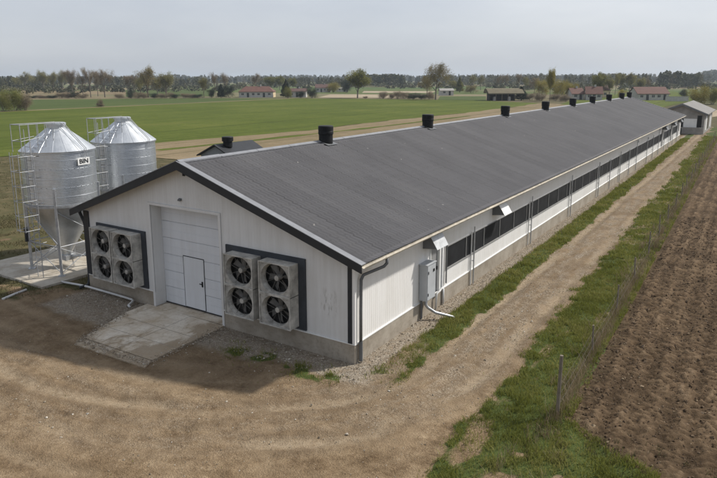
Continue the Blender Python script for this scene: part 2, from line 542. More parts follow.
def ground_mat():
    n = NB('yard_earth_and_turf')
    p = n.pos()
    g = n.attr('grass'); wd = n.attr('weed'); gr = n.attr('gravel'); tr = n.attr('track'); al = n.attr('along')
    tv = n.comb(n.math('MULTIPLY', tr, 1.0), n.math('MULTIPLY', al, .12))
    streak = n.noise(1.8, 5, .62, tv)
    fine = n.noise(14, 6, .7); mid = n.noise(1.6, 6, .65); big = n.noise(.32, 4, .6)
    peb = n.voro(26); pebc = n.voro(26, out='Color')
    d = n.math('ADD', n.math('MULTIPLY', streak, .26), n.math('ADD', n.math('MULTIPLY', mid, .44), n.math('MULTIPLY', fine, .30)))
    dirt = n.ramp(d, [(.35, (.072, .048, .027)), (.44, (.150, .104, .061)), (.53, (.215, .155, .095)), (.66, (.325, .25, .163))])
    # crushed stone of the drive
    sepc = n.N.new('ShaderNodeSeparateColor'); n.put(sepc.inputs[0], pebc)
    stone = n.ramp(sepc.outputs[0], [(.0, (.125, .10, .073)), (.5, (.215, .178, .134)), (1, (.38, .335, .27))])
    drive = n.attr('drive')
    df = n.math('MULTIPLY', drive, n.ramp(n.noise(2.3, 5, .65, n.comb(n.math('MULTIPLY', tr, 1.3), n.math('MULTIPLY', al, .25))), [(.36, .05), (.62, .85)]))
    col = n.mix(df, dirt, stone)
    speck = n.ramp(n.noise(38, 4, .75), [(.34, (.62, .60, .58)), (.5, (1, 1, 1)), (.66, (1.28, 1.27, 1.25))])
    col = n.mix(1.0, col, speck, 'MULTIPLY')
    clump = n.ramp(n.noise(5.5, 5, .8), [(.36, (.70, .67, .64)), (.52, (1, 1, 1))])
    col = n.mix(.8, col, clump, 'MULTIPLY')
    rt = n.attr('rut')
    lug = n.noise(1, 3, .6, n.comb(n.math('MULTIPLY', tr, 9.0), n.math('MULTIPLY', al, 5.0)))
    col = n.mix(n.math('MULTIPLY', rt, n.ramp(lug, [(.35, .25), (.6, .9)])), col, (.30, .235, .16))
    col = n.mix(n.math('MULTIPLY', n.attr('shoulder'), n.ramp(n.noise(7, 5, .7), [(.38, 0.0), (.6, .75)])), col, (.135, .095, .058))
    bald = n.ramp(n.noise(.8, 6, .7, None, .6), [(.50, 0.0), (.60, 1.0)])
    col = n.mix(n.math('MULTIPLY', bald, .45), col, (.245, .18, .113))
    dk = n.ramp(n.noise(.55, 6, .72, n.scaled(n.pos(), (1.0, 1.0, 1.0)), .8), [(.36, 1.0), (.47, 0.0)])
    col = n.mix(n.math('MULTIPLY', dk, .55), col, (.135, .094, .056))
    # small pale and dark stones loose in the earth
    st = n.ramp(n.voro(11), [(.06, 1.0), (.13, 0.0)])
    col = n.mix(n.math('MULTIPLY', st, n.ramp(n.noise(1.1, 3), [(.45, 0.0), (.62, .7)])), col, (.50, .455, .38))
    # damp darker earth
    damp = n.attr('damp')
    dmp = n.math('MULTIPLY', damp, n.ramp(n.noise(1.0, 5, .6), [(.34, 0.0), (.6, 1.0)]))
    col = n.mix(n.math('MULTIPLY', dmp, .28), col, (.125, .092, .06))
    col = n.mix(n.math('MULTIPLY', gr, n.ramp(n.noise(4, 4), [(.3, .45), (.6, 1.0)])), col, n.mix(.35, stone, (.30, .265, .22)))
    turf = n.ramp(n.math('ADD', n.math('MULTIPLY', mid, .5), n.math('MULTIPLY', fine, .5)), [(.3, (.035, .045, .014)), (.55, (.068, .088, .024)), (.75, (.12, .12, .05))])
    thr = n.math('MULTIPLY_ADD', n.noise(3.5, 5, .7), .7, n.math('SUBTRACT', g, .5))
    col = n.mix(n.ramp(thr, [(.18, 0.0), (.42, 1.0)]), col, turf)
    wcol = n.ramp(n.noise(.5, 7, .72), [(.30, (.044, .042, .019)), (.46, (.080, .068, .034)), (.58, (.118, .090, .050)), (.74, (.16, .122, .075))])
    wcol = n.mix(.22, wcol, turf)
    thr2 = n.math('MULTIPLY_ADD', n.noise(2.2, 5, .7), .8, n.math('SUBTRACT', wd, .5))
    col = n.mix(n.ramp(thr2, [(.2, 0.0), (.5, 1.0)]), col, wcol)
    n.bump(n.math('ADD', n.math('MULTIPLY', fine, .6), n.math('MULTIPLY', peb, .4)), .8, .04)
    return n.out(col, .95, 0, .12)


gx = grow_axis([(-36, -16, 1.4, .35), (-16, -9, .3, .11), (-9, 7.5, .085, .085), (7.5, 60, .2, 6)])
gy = grow_axis([(-40, -10, 5, .3), (-10, -7, .2, .09), (-7, 3, .08, .09), (3, 20, .1, .4), (20, 110, .4, 2.0)])
GX, GY = np.meshgrid(gx, gy)
GZ = dirt_height(GX, GY)
g_, w_, r_ = masks(GX, GY)
t_, s_ = track_coords(GX, GY)
drive_ = (1-sstep(1.0, 2.0, np.abs(t_+.3)))*(.35+.65*sstep(-8, 3, s_))
wv_ = (vnoise(s_*.13, 0*s_+2, 201)-.5)*1.3
rut_ = np.zeros_like(t_); sh_ = np.zeros_like(t_)
for k_, (a_, wd_, am_) in enumerate(((-.85, .20, 1), (.80, .22, 1), (-2.3, .24, .7), (-3.6, .22, .6), (1.9, .18, .5), (3.2, .25, .6), (4.6, .25, .5), (-1.6, .12, .5))):
    off_ = a_+(wv_+(vnoise(s_*.2, 0*s_+k_*3, 210+k_)-.5)*1.2)*sstep(6, -4, s_)
    sh_ = np.maximum(sh_, am_*np.exp(-((np.abs(t_-off_)-wd_*1.7)/(wd_*.6))**2)*sstep(.25, .55, vnoise(s_*.35, 0*s_+k_, 220+k_)+.25*sstep(0, 8, s_)))
    rut_ = np.maximum(rut_, am_*np.exp(-((t_-off_)/wd_)**2)*sstep(.25, .55, vnoise(s_*.35, 0*s_+k_, 220+k_)+.25*sstep(0, 8, s_)))
GZ = GZ+.016*sh_*(1-np.maximum(g_, w_))*(1-sstep(.5, -.1, GX)*sstep(-.7, -.1, GY))-.030*rut_*(1-np.maximum(g_, w_))*(GX*0+1-sstep(.5, -.1, GX)*sstep(-.7, -.1, GY))
damp_ = np.clip(sstep(-3.6, -1.0, GY)*(1-sstep(-.9, -.4, GY))*sstep(-13, -11, GX)*(1-sstep(0, 1.5, GX))
                + sstep(-.1, .25, GX-xl_strip(GY))*(1-sstep(.1, .9, GX-xl_road(GY)))*(1-sstep(-1, 6, GY))*sstep(-2.6, -1.2, GY)*.9
                + .9*np.exp(-((GX+3.6)/1.5)**2-((GY+2.5)/.7)**2)+.8*np.exp(-((GX+9.6)/1.0)**2-((GY+2.2)/1.2)**2), 0, 1)
GZ = GZ-.4*sstep(.25, .6, GX-x_fence(GY))*sstep(.0, .35, GY-y_head(GX))
me = grid_mesh('yard_ground', GX, GY, GZ, dict(grass=g_, weed=w_, gravel=r_, track=t_, along=s_, drive=drive_, damp=damp_, rut=rut_, shoulder=sh_))
tag(link('yard_ground', me, ground_mat()), kind='structure')


def far_ground_mat():
    n = NB('far_farmland')
    p = n.pos()
    q = n.scaled(p, (.004, .009, 0))
    c = n.voro(1, q, 'Color')
    sc_ = n.N.new('ShaderNodeSeparateColor'); n.put(sc_.inputs[0], c)
    col = n.ramp(sc_.outputs[0], [(.0, (.10, .12, .04)), (.3, (.065, .105, .03)), (.55, (.17, .14, .08)), (.8, (.25, .20, .13)), (1, (.085, .10, .04))])
    f = n.noise(.25, 6, .7)
    col = n.mix(n.ramp(f, [(.3, .25), (.7, .0)]), col, (.07, .06, .035))
    g = n.noise(.9, 6, .7)
    near = n.ramp(g, [(.3, (.046, .046, .020)), (.5, (.082, .072, .035)), (.7, (.135, .105, .06))])
    d = n.N.new('ShaderNodeVectorMath'); d.operation = 'LENGTH'; n.put(d.inputs[0], p)
    col = n.mix(n.ramp(n.math('DIVIDE', d.outputs['Value'], 1000.0), [(.20, 0.0), (.30, 1.0)]), near, col)
    n.bump(g, .6, .15)
    return n.out(col, .95, 0, .1)


def sheet(name, pts, z, m, kind='structure'):
    b = MB(); b.add([(x, y, z) for x, y in pts], [tuple(range(len(pts)))])
    return tag(b.build(name, m), kind=kind)


S_ = 4000
sheet('ground', [(-S_, -S_), (S_, -S_), (S_, S_), (-S_, S_)], -.12, far_ground_mat())


def crop_mat(name, a, b, c, rowdir=(1, 0)):
    n = NB(name); p = n.pos()
    row = n.noise(1, 3, .5, n.scaled(p, (.9, .02, 1)))
    f = n.noise(.05, 5, .6); g = n.noise(.6, 6, .75); h = n.noise(4, 4, .7)
    t = n.math('ADD', n.math('ADD', n.math('MULTIPLY', row, .25), n.math('MULTIPLY', f, .32)), n.math('ADD', n.math('MULTIPLY', g, .27), n.math('MULTIPLY', h, .16)))
    col = n.ramp(t, [(.36, a), (.5, b), (.64, c)])
    tram = n.math('LESS_THAN', n.math('ABSOLUTE', n.math('SUBTRACT', n.math('FRACT', n.math('DIVIDE', n.math('ADD', n.sep()[0], n.math('MULTIPLY', f, 3.0)), 13.0)), .5)), .03)
    col = n.mix(n.math('MULTIPLY', tram, .4), col, tuple(x*.75 for x in a))
    n.bump(n.math('ADD', g, h), .7, .12)
    return n.out(col, .9, 0, .1)


wheat = crop_mat('young_wheat', (.044, .060, .008), (.074, .096, .013), (.135, .140, .030))
wheat2 = crop_mat('blue_green_wheat', (.040, .060, .016), (.060, .083, .023), (.09, .108, .033))
tan = crop_mat('dry_stubble', (.095, .085, .036), (.195, .150, .088), (.265, .205, .13))
pale = crop_mat('pale_bare_field', (.24, .19, .125), (.32, .26, .185), (.40, .34, .26))


def wavy(pts, amp, step, seed):
    """closed polygon with its edges roughened"""
    out = []
    n = len(pts)
    for i in range(n):
        a = np.array(pts[i]); b = np.array(pts[(i+1) % n]); L = np.linalg.norm(b-a); k = max(1, int(L/step))
        nn = np.array([-(b-a)[1], (b-a)[0]])/max(L, 1e-6)
        for j in range(k):
            q = a+(b-a)*j/k
            o = (vnoise(q[0]*.21+q[1]*.13, q[1]*.17, seed)-.5)*2*amp if j else 0
            out.append(tuple(q+nn*o))
    return out


green_edge = [(-90, -120), (-70, -20), (-62, 22), (-59, 43), (-53.5, 69), (-55, 88), (-52, 140), (-54, 199)]
sheet('crop_field', wavy(green_edge+[(-83, 217), (-134, 211), (-161.5, 202), (-161.5, -120)], .8, 3, 4), -.085, wheat)
sheet('crop_field', [(-164.5, -120), (-164.5, 201), (-193, 189), (-228, 163), (-246, 146), (-330, 60), (-420, -120)], -.085, wheat2)
sheet('field_path', wavy([(-164.5, -120), (-161.5, -120), (-161.5, 202), (-164.5, 201)], .25, 5, 8), -.08, tan)
stub = [(-62, 30), (-59, 43), (-53.5, 69), (-55, 88), (-52, 140), (-54, 199), (-36, 196), (-36, 120), (-37, 86), (-36.6, 60), (-37, 44), (-38, 31)]
sheet('stubble_strip', wavy(stub, .9, 2.5, 14), -.078, tan)
sheet('grass_baulk', wavy([(-52.6, 36), (-51, 50), (-48.6, 80), (-47.2, 120), (-46.0, 120), (-47.2, 80), (-49.4, 50), (-51, 36)], .4, 2, 5), -.07, wheat)


def pxpoly(name, pts, z, m):
    sheet(name, [tuple(at(x, y)[0][:2]) for x, y in pts], z, m)


pxpoly('stubble_field', [(20, 93.5), (126, 94.5), (128, 91.2), (22, 90.0)], -.07, tan)
pxpoly('stubble_field', [(318, 97.3), (402, 97.6), (420, 94.4), (330, 94.2)], -.07, pale)
pxpoly('pale_field', [(362, 92.6), (432, 92.8), (436, 91.0), (364, 90.9)], -.065, pale)
pxpoly('meadow', [(126, 96.5), (214, 96), (214, 89.5), (126, 89.5)], -.066, wheat2)
pxpoly('meadow', [(438, 99.5), (486, 100), (486, 96), (440, 96)], -.066, wheat2)
pxpoly('pasture', [(648, 110), (700, 99), (690, 95), (672, 91), (610, 94.5), (575, 99), (560, 104)], -.066, wheat)
pxpoly('side_road', [(704, 118), (745, 112), (745, 107.5), (700, 111)], -.06, pale)

# ------------------------------------------------------------------ ploughed field
def plough_mat():
    n = NB('ploughed_soil')
    f = n.noise(.7, 5, .65); g = n.noise(7, 6, .7); h = n.noise(30, 4, .7); c = n.attr('crest')
    t = n.math('ADD', n.math('ADD', n.math('MULTIPLY', f, .35), n.math('MULTIPLY', g, .3)), n.math('ADD', n.math('MULTIPLY', h, .12), n.math('MULTIPLY', c, .26)))
    col = n.ramp(t, [(.38, (.054, .036, .021)), (.55, (.122, .083, .050)), (.74, (.21, .15, .095))])
    st = n.ramp(n.noise(5.5, 7, .8), [(.50, 0.0), (.68, .85)])
    ed = n.attr('weed')
    col = n.mix(n.math('MULTIPLY', st, n.math('MULTIPLY', ed, .75)), col, (.125, .11, .058))
    straw = n.ramp(n.noise(11, 5, .8, n.scaled(n.pos(), (1, .5, 1))), [(.62, 0.0), (.70, .6)])
    col = n.mix(straw, col, (.30, .235, .155))
    n.bump(n.math('ADD', g, n.math('MULTIPLY', h, .6)), .8, .05)
    return n.out(col, .97, 0, .08)


ux = grow_axis([(0.05, 4.6, .045, .06), (4.6, 40, .08, 3)])
uy = grow_axis([(-3.2, 7, .05, .055), (7, 20, .06, .22), (20, 125, .25, 2.0)])
UX, UY = np.meshgrid(ux, uy)
PXX = UX + x_fence(UY) + .12
yy = UY
front = sstep(-1.0, .6, UY + .02*UX - .25 + (fbm(PXX*1.1, yy*1.1, 23)-.5)*1.4)   # headland
wobx = UX+(fbm(PXX*.35, yy*.08, 61)-.5)*.35
fur = .5+.5*np.cos(2*PI*wobx/.62)
dist = np.hypot(PXX-CAM[0], yy-CAM[1])
amp = 1
rough = fbm(PXX*1.1, yy*.7, 73, 3)
n1 = fbm(PXX*4.2, yy*3.6, 71, 2); n2 = fbm(PXX*9.5, yy*9, 72, 2); n3 = vnoise(PXX*19, yy*19, 74)
Hh = (.060*fur**1.3*(.5+1.0*rough) + .07*np.maximum(0, n1-.45)*(.5+rough) + .30*np.maximum(0, n2-.48)*(.4+1.2*rough) + .065*np.maximum(0, n3-.35) + .08*(rough-.5))
edge = sstep(0, .7, UX)
front = sstep(-.15, .9, UY-y_head(PXX)+(fbm(PXX*1.6, yy*1.6, 23)-.5)*.8)
Z = -.02 + (Hh*.72)*(.25+.75*edge)*(.30+.70*front) - .35*sstep(-.05, -.35, UY-y_head(PXX))
wee = np.clip((1-edge)*1.2 + (1-front)*1.0 + .25*(sstep(40, 80, yy)), 0, 1)
me = grid_mesh('ploughed_field', PXX, UY, Z, dict(crest=np.clip(Hh*5, 0, 1), weed=wee))
tag(link('ploughed_field', me, plough_mat()), kind='structure')

# ------------------------------------------------------------------ slabs
b = MB()
ap = [(-9.42, -.02), (-9.36, -1.05), (-8.62, -3.28), (-5.32, -3.18), (-5.40, -.02)]
b.prism(wavy(ap, .035, .22, 33), 'z', -.1, .018)
b.box(-8.88, -5.48, -.02, .56, -.1, .018)
ap_ = tag(b.build('door_apron', 'slab'), kind='structure')
b = MB()
for (xa, ya, xb, yb) in ((-7.05, -.02, -6.95, -3.2), (-9.34, -1.35, -5.4, -1.30), (-9.0, -2.3, -5.36, -2.2)):
    dx, dy = xb-xa, yb-ya; L_ = math.hypot(dx, dy); nx, ny = -dy/L_*.011, dx/L_*.011
    b.add([(xa-nx, ya-ny, .0215), (xb-nx, yb-ny, .0215), (xb+nx, yb+ny, .0215), (xa+nx, ya+ny, .0215)], [(0, 1, 2, 3)])
tag(b.build('slab_joints', 'plinth'), kind='structure')
b = MB(); b.prism(wavy([(-8.60, -3.315), (-8.42, -3.74), (-5.10, -3.62), (-5.34, -3.215)], .03, .2, 35), 'z', -.1, .004)
tag(b.build('apron_kerb', 'slab'), kind='structure')
b = MB(); b.box(-19.9, -14.5, -1.18, 7.6, -.15, .08)
tag(b.build('silo_pad', 'pad'), kind='structure')

# ------------------------------------------------------------------ barn
barn = thing('poultry_barn', 'very long low white poultry house with a dark grey tile sheet roof and roof ventilators', 'barn', (-6.5, 41.5, 0))
ZP = .575
EX, EZ = .476, 3.243      # right eave tip
LX, LZ = -13.30, 3.31     # left eave tip
OV = .39
sR = (ZR-EZ)/(EX-XA); sL = (ZR-LZ)/(XA-LX)
TH = .16                  # roof build-up


def zroof(x):
    x = np.asarray(x, float)
    return np.where(x > XA, ZR-(x-XA)*sR, ZR-(XA-x)*sL)


# plinth
b = MB()
b.prism([(-8.93, 0), (-8.93, .56), (-9.1, .56), (-9.1, .25), (-12.83, .25), (-12.83, L1-.2), (-.17, L1-.2), (-.17, .25), (-5.3, .25), (-5.3, .56), (-5.47, .56), (-5.47, 0), (0, 0), (0, L1), (-W, L1), (-W, 0)], 'z', -.3, ZP)
b.build('plinth', 'plinth', barn)

# gable wall: ribbed sheeting, set 2 cm back of the plinth face; opening for the big door
DX0, DX1, DZ = -8.93, -5.47, 3.93


def ribbed(a, b_, pitch, depth, rib):
    """stations along the sheet and their offset"""
    out = []; x = a
    out.append((a, 0.0))
    k = math.ceil(a/pitch)
    while k*pitch < b_-rib:
        c = k*pitch
        if c > a+rib:
            out += [(c-rib, 0.0), (c-rib*.45, depth), (c+rib*.45, depth), (c+rib, 0.0)]
        k += 1
    out.append((b_, 0.0))
    return out


def gable_sheet(name, x0, x1, zlow, yf, sgn, ztop=None):
    mb = MB(); st = ribbed(x0, x1, .125, .0032, .010)
    vs = []
    for x, d in st:
        zt = float(zroof(x))-TH if ztop is None else ztop
        vs += [(x, yf-sgn*(-d), zlow), (x, yf-sgn*(-d), zt)]
    # break at the ridge
    mb.add(vs, [(2*i, 2*i+2, 2*i+3, 2*i+1) if sgn > 0 else (2*i, 2*i+1, 2*i+3, 2*i+2) for i in range(len(st)-1)])
    return mb


YF = .022
gw = MB()
for x0, x1, zl in ((-W+.02, DX0, ZP), (DX0, XA, DZ), (XA, DX1, DZ), (DX1, -.02, ZP)):
    m_ = gable_sheet('g', x0, x1, zl, YF, 1); gw.add(m_.v, m_.f)
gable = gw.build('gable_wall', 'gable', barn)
# reveal of the door recess
b = MB()
b.box(DX0-.05, DX0-.003, .034, .60, ZP+.003, DZ); b.box(DX1+.003, DX1+.05, .034, .60, ZP+.003, DZ); b.box(DX0-.025, DX0+.002, -.01, .49, .019, ZP+.002); b.box(DX0-.05, DX1+.05, .034, .60, DZ, DZ+.05)
b.build('door_reveal', 'gable', barn)
b = MB()
b.box(DX1+.001, DX1+.10, -.018, .012, .0, DZ); b.box(DX0-.10, DX0-.001, -.018, .012, .0, DZ); b.box(DX0-.10, DX1+.10, -.018, .012, DZ+.001, DZ+.09)
b.build('door_trim', 'gable', barn)
# back wall
b = MB(); b.add([(-W+.02, L1-.02, ZP), (-.02, L1-.02, ZP), (-.02, L1-.02, float(zroof(-.02))-TH), (XA, L1-.02, ZR-TH), (-W+.02, L1-.02, float(zroof(-W))-TH)], [(0, 1, 2, 3, 4)])
b.build('back_wall', 'gable', barn)
b = MB(); b.add([(-W+.02, .03, ZP), (-W+.02, L1-.02, ZP), (-W+.02, L1-.02, float(zroof(-W))-TH), (-W+.02, .03, float(zroof(-W))-TH)], [(0, 3, 2, 1)])
b.build('side_wall', 'side', barn)

# right side wall in bands
WZ0, WZ1 = 1.27, 2.17
WY0, PIT, NWIN = 6.40, 1.925, 39
WYE = WY0+PIT*NWIN


def side_band(y0, y1, z0, z1, xf=-.022):
    mb = MB(); st = ribbed(y0, y1, .125, .0032, .010); vs = []
    for y, d in st: vs += [(xf-d, y, z0), (xf-d, y, z1)]
    mb.add(vs, [(2*i, 2*i+2, 2*i+3, 2*i+1) for i in range(len(st)-1)])
    return mb


zt = float(zroof(-.02))-TH
sw = MB()
DOY0, DOY1, DOZ = 5.02, 5.92, 2.45
for y0, y1, z0, z1 in ((.03, DOY0, ZP, zt), (DOY0, DOY1, DOZ, zt), (DOY1, WY0, ZP, zt), (WY0, WYE, ZP, WZ0), (WY0, WYE, WZ1, zt), (WYE, L1-.02, ZP, zt)):
    m_ = side_band(y0, y1, z0, z1); sw.add(m_.v, m_.f)
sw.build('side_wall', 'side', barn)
# drip flashing on the plinth
b = MB()
b.box(-.020, .018, -.018, L1, ZP+.001, ZP+.035); b.box(DX1+.101, -.021, -.018, .015, ZP+.001, ZP+.03); b.box(-W, DX0-.101, -.018, .015, ZP+.001, ZP+.03)
b.build('drip_flashing', 'white', barn)
# corner trims
b = MB(); b.box(-.235, -.085, -.024, .012, ZP+.031, float(zroof(-.23))-TH-.03)
b.build('corner_trim', 'dark_trim', barn)
b = MB(); b.box(-.083, .014, -.012, .10, ZP+.036, zt-.02)
b.build('corner_trim', 'side', barn)
b = MB(); b.box(-W-.012, -W+.30, -.024, .02, ZP+.031, float(zroof(-W+.3))-TH-.12)
b.build('corner_trim', 'dark_trim', barn)

# roof: tile-effect sheet
def roof_side(x0, z0, x1, z1, ny, rowlen, amp=.018, step=.042, res=6, y0=-OV, y1=L1+OV):
    """ridge (x0,z0) to eave (x1,z1); waves across Y, a small step down at each tile row"""
    L = math.hypot(x1-x0, z1-z0); ux_, uz_ = (x1-x0)/L, (z1-z0)/L
    nx_, nz_ = -uz_, ux_
    if nz_ < 0: nx_, nz_ = -nx_, -nz_
    ts = []; hs = []
    k = 0
    while k*rowlen < L:
        a = k*rowlen; e = min(L, a+rowlen)
        ts += [a, e-.004]; hs += [0, step]
        k += 1
    ys = np.arange(y0, y1+.001, .1925/res)
    ts = np.array(ts); hs = np.array(hs)
    T, Yg = np.meshgrid(ts, ys)
    Hg = np.meshgrid(hs, ys)[0]
    wv = .5+.5*np.cos(2*PI*Yg/.1925)
    off = Hg+amp*wv**1.4
    X = x0+T*ux_+off*nx_; Zz = z0+T*uz_+off*nz_
    return X, Yg, Zz


X, Yg, Zz = roof_side(XA, ZR-.03, EX, EZ-.03, 0, .36)
off = np.array(barn.location)
roof = link('roof', grid_mesh('roof', X-off[0], Yg-off[1], Zz-off[2], smooth=False), 'roof', barn)
X, Yg, Zz = roof_side(XA, ZR-.03, LX, LZ-.03, 0, .36, res=4)
link('roof_sheet', grid_mesh('roof_sheet', X[:, ::-1]-off[0], Yg[:, ::-1]-off[1], Zz[:, ::-1]-off[2], smooth=False), 'roof', roof)
# underside / build-up
b = MB()
b.prism([(XA, ZR-.035), (EX-.03, EZ-.025), (EX-.03, EZ-.085), (XA, ZR-TH+.01)], 'y', -OV+.03, L1+OV-.03)
b.prism([(XA-.001, ZR-.035), (XA-.001, ZR-TH+.01), (LX+.03, LZ-.09), (LX+.03, LZ-.03)], 'y', -OV+.03, L1+OV-.03)
b.build('soffit', 'gutter', roof)
# verge: dark fascia with a light flashing on top
def verge(yA, yB, nm):
    f = MB(); fl = MB()
    for (xa, za, xb, zb) in ((XA, ZR, EX+.02, EZ-.007), (XA, ZR, LX-.02, LZ-.007)):
        ya, yb = min(yA, yB), max(yA, yB)
        f.add([(xa, y, za+dz) for y in (ya, yb) for dz in (-.27, .02)]+[(xb, y, zb+dz) for y in (ya, yb) for dz in (-.23, .02)],
              [(0, 1, 5, 4), (2, 6, 7, 3), (0, 4, 6, 2), (1, 3, 7, 5), (4, 5, 7, 6), (0, 2, 3, 1)])
    f.build('verge_fascia', 'dark_trim', roof)
    for (xa, za, xb, zb) in ((XA, ZR, EX+.03, EZ-.010), (XA, ZR, LX-.03, LZ-.01)):
        y0_, y1_ = (yA-.012, yA+.235) if nm == 'front' else (yA-.235, yA+.012)
        fl.add([(xa, y, za+dz) for y in (y0_, y1_) for dz in (.023, .043)]+[(xb, y, zb+dz) for y in (y0_, y1_) for dz in (.023, .043)],
               [(0, 1, 5, 4), (2, 6, 7, 3), (0, 4, 6, 2), (1, 3, 7, 5), (4, 5, 7, 6), (0, 2, 3, 1)])
    fl.build('verge_flashing', 'grey_trim', roof)


verge(-OV-.03, -OV+.01, 'front')
verge(L1+OV+.03, L1+OV-.01, 'back')
# ridge cap in lengths
b = MB()
y = -OV+.02
while y < L1+OV-.3:
    y2 = min(y+1.98, L1+OV-.02)
    lift = .012*((int(y*10)) % 2)
    wv = .135
    b.add([(XA-wv, yy_, ZR-wv*sL+.045+lift) for yy_ in (y, y2)]+[(XA, yy_, ZR+.06+lift) for yy_ in (y, y2)]+[(XA+wv, yy_, ZR-wv*sR+.045+lift) for yy_ in (y, y2)]
          + [(XA+wv, yy_, ZR-wv*sR+.01) for yy_ in (y, y2)], [(0, 2, 3, 1), (2, 4, 5, 3), (4, 6, 7, 5)])
    y += 2.0
b.build('ridge_cap', 'grey_trim', roof)
# gutter, half round, right side and left side
def gutter(xc, zc, r, y0, y1):
    g = MB(); n = 8; vs = []; fs = []
    ys = [y0, y1]
    for yy_ in ys:
        for rr in (r, r-.008):
            for k in range(n+1):
                t = PI+PI*k/n
                vs.append((xc+rr*math.cos(t), yy_, zc+rr*math.sin(t)))
    m = n+1
    for k in range(n):
        fs.append((k, k+1, 2*m+k+1, 2*m+k)); fs.append((m+k, 3*m+k, 3*m+k+1, m+k+1))
        fs.append((k, m+k, m+k+1, k+1)); fs.append((2*m+k, 2*m+k+1, 3*m+k+1, 3*m+k))
    fs.append((0, 2*m, 3*m, m)); fs.append((n, m+n, 3*m+n, 2*m+n))
    g.add(vs, fs)
    return g


gutter(EX+.055, EZ-.035, .068, -OV+.04, L1+OV).build('gutter', 'gutter', roof)
gutter(LX-.06, LZ-.03, .07, -OV+.04, L1+OV).build('gutter', 'dark_trim', roof)
# bright drip edge above gutter
# downpipes of the barn
b = MB(); b.tube([(EX+.05, .98, EZ-.08), (EX+.05, .98, EZ-.26), (EX-.02, .92, EZ-.36), (.115, .30, EZ-.52), (.075, .235, EZ-.66), (.075, .22, 1.6), (.075, .22, .62)], .05, 10)
b.build('downpipe', 'downpipe', barn, smooth=True)
b = MB(); b.tube([(.075, .22, .64), (.075, .22, .02)], .062, 10); 
b.build('downpipe_boot', 'downpipe', barn, smooth=False)
b = MB(); b.tube([(LX-.05, .05, LZ-.08), (LX-.05, .05, LZ-.2), (-W-.12, .05, LZ-.52), (-W-.08, .06, LZ-.7), (-W-.08, .06, .35), (-W-.08, -.02, .12), (-W-.2, -.35, .05)], .062, 10)
b.build('downpipe', 'dark_trim', barn, smooth=True)

# sectional door with wicket
b = MB()
zs = [.06, .70, 1.34, 1.98, 2.62, 3.26, 3.93]
for i in range(len(zs)-1):
    b.box(DX0, DX1, .50, .56, zs[i]+.006, zs[i+1]-.006)
    zm = (zs[i]+zs[i+1])/2
    b.box(DX0+.02, DX1-.02, .492, .50, zs[i]+.03, zm-.012); b.box(DX0+.02, DX1-.02, .492, .50, zm+.012, zs[i+1]-.03)
sdoor = b.build('sectional_door', 'door', barn)
b = MB(); b.box(DX0, DX1, .561, .58, .0, DZ); b.box(DX0, DX1, .47, .50, .056, .075); b.build('door_seal', 'dark_trim', sdoor)
WX0, WX1, WZT = -7.83, -6.80, 2.03
b = MB()
for x0, x1, z0, z1 in ((WX0-.03, WX0, .10, WZT), (WX1, WX1+.03, .10, WZT), (WX0-.03, WX1+.03, WZT, WZT+.03), (WX0, WX1, .08, .10)):
    b.box(x0, x1, .482, .4915, z0, z1)
b.build('wicket_seal', 'dark_trim', sdoor)
b = MB(); b.box(WX0, WX1, .478, .4915, .10, WZT)
wk = b.build('wicket_door', 'door', barn)
b = MB(); b.box(WX1-.12, WX1-.06, .455, .477, 1.0, 1.2); b.box(WX1-.22, WX1-.07, .44, .455, 1.09, 1.12)
b.build('handle', 'black', wk)
# small lamp and grille on the gable
b = MB(); b.prism([(.008, 4.25), (-.07, 4.24), (-.07, 4.28), (.008, 4.33)], 'x', -7.35, -7.22); b.build('flood_lamp', 'downpipe', barn)
b = MB(); b.box(-7.10, -6.98, -.005, .03, 5.14, 5.26); b.build('cable_entry', 'black', barn)
# grubby marks drawn by the driver on the bare panel are part of the sheeting noise

# ---- exhaust fans
def fan_bank(x0, x1, z0, z1):
    p = MB(); p.box(x0, x1, -.03, .02, z0, z1)
    return p.build('fan_panel', 'panel', barn)


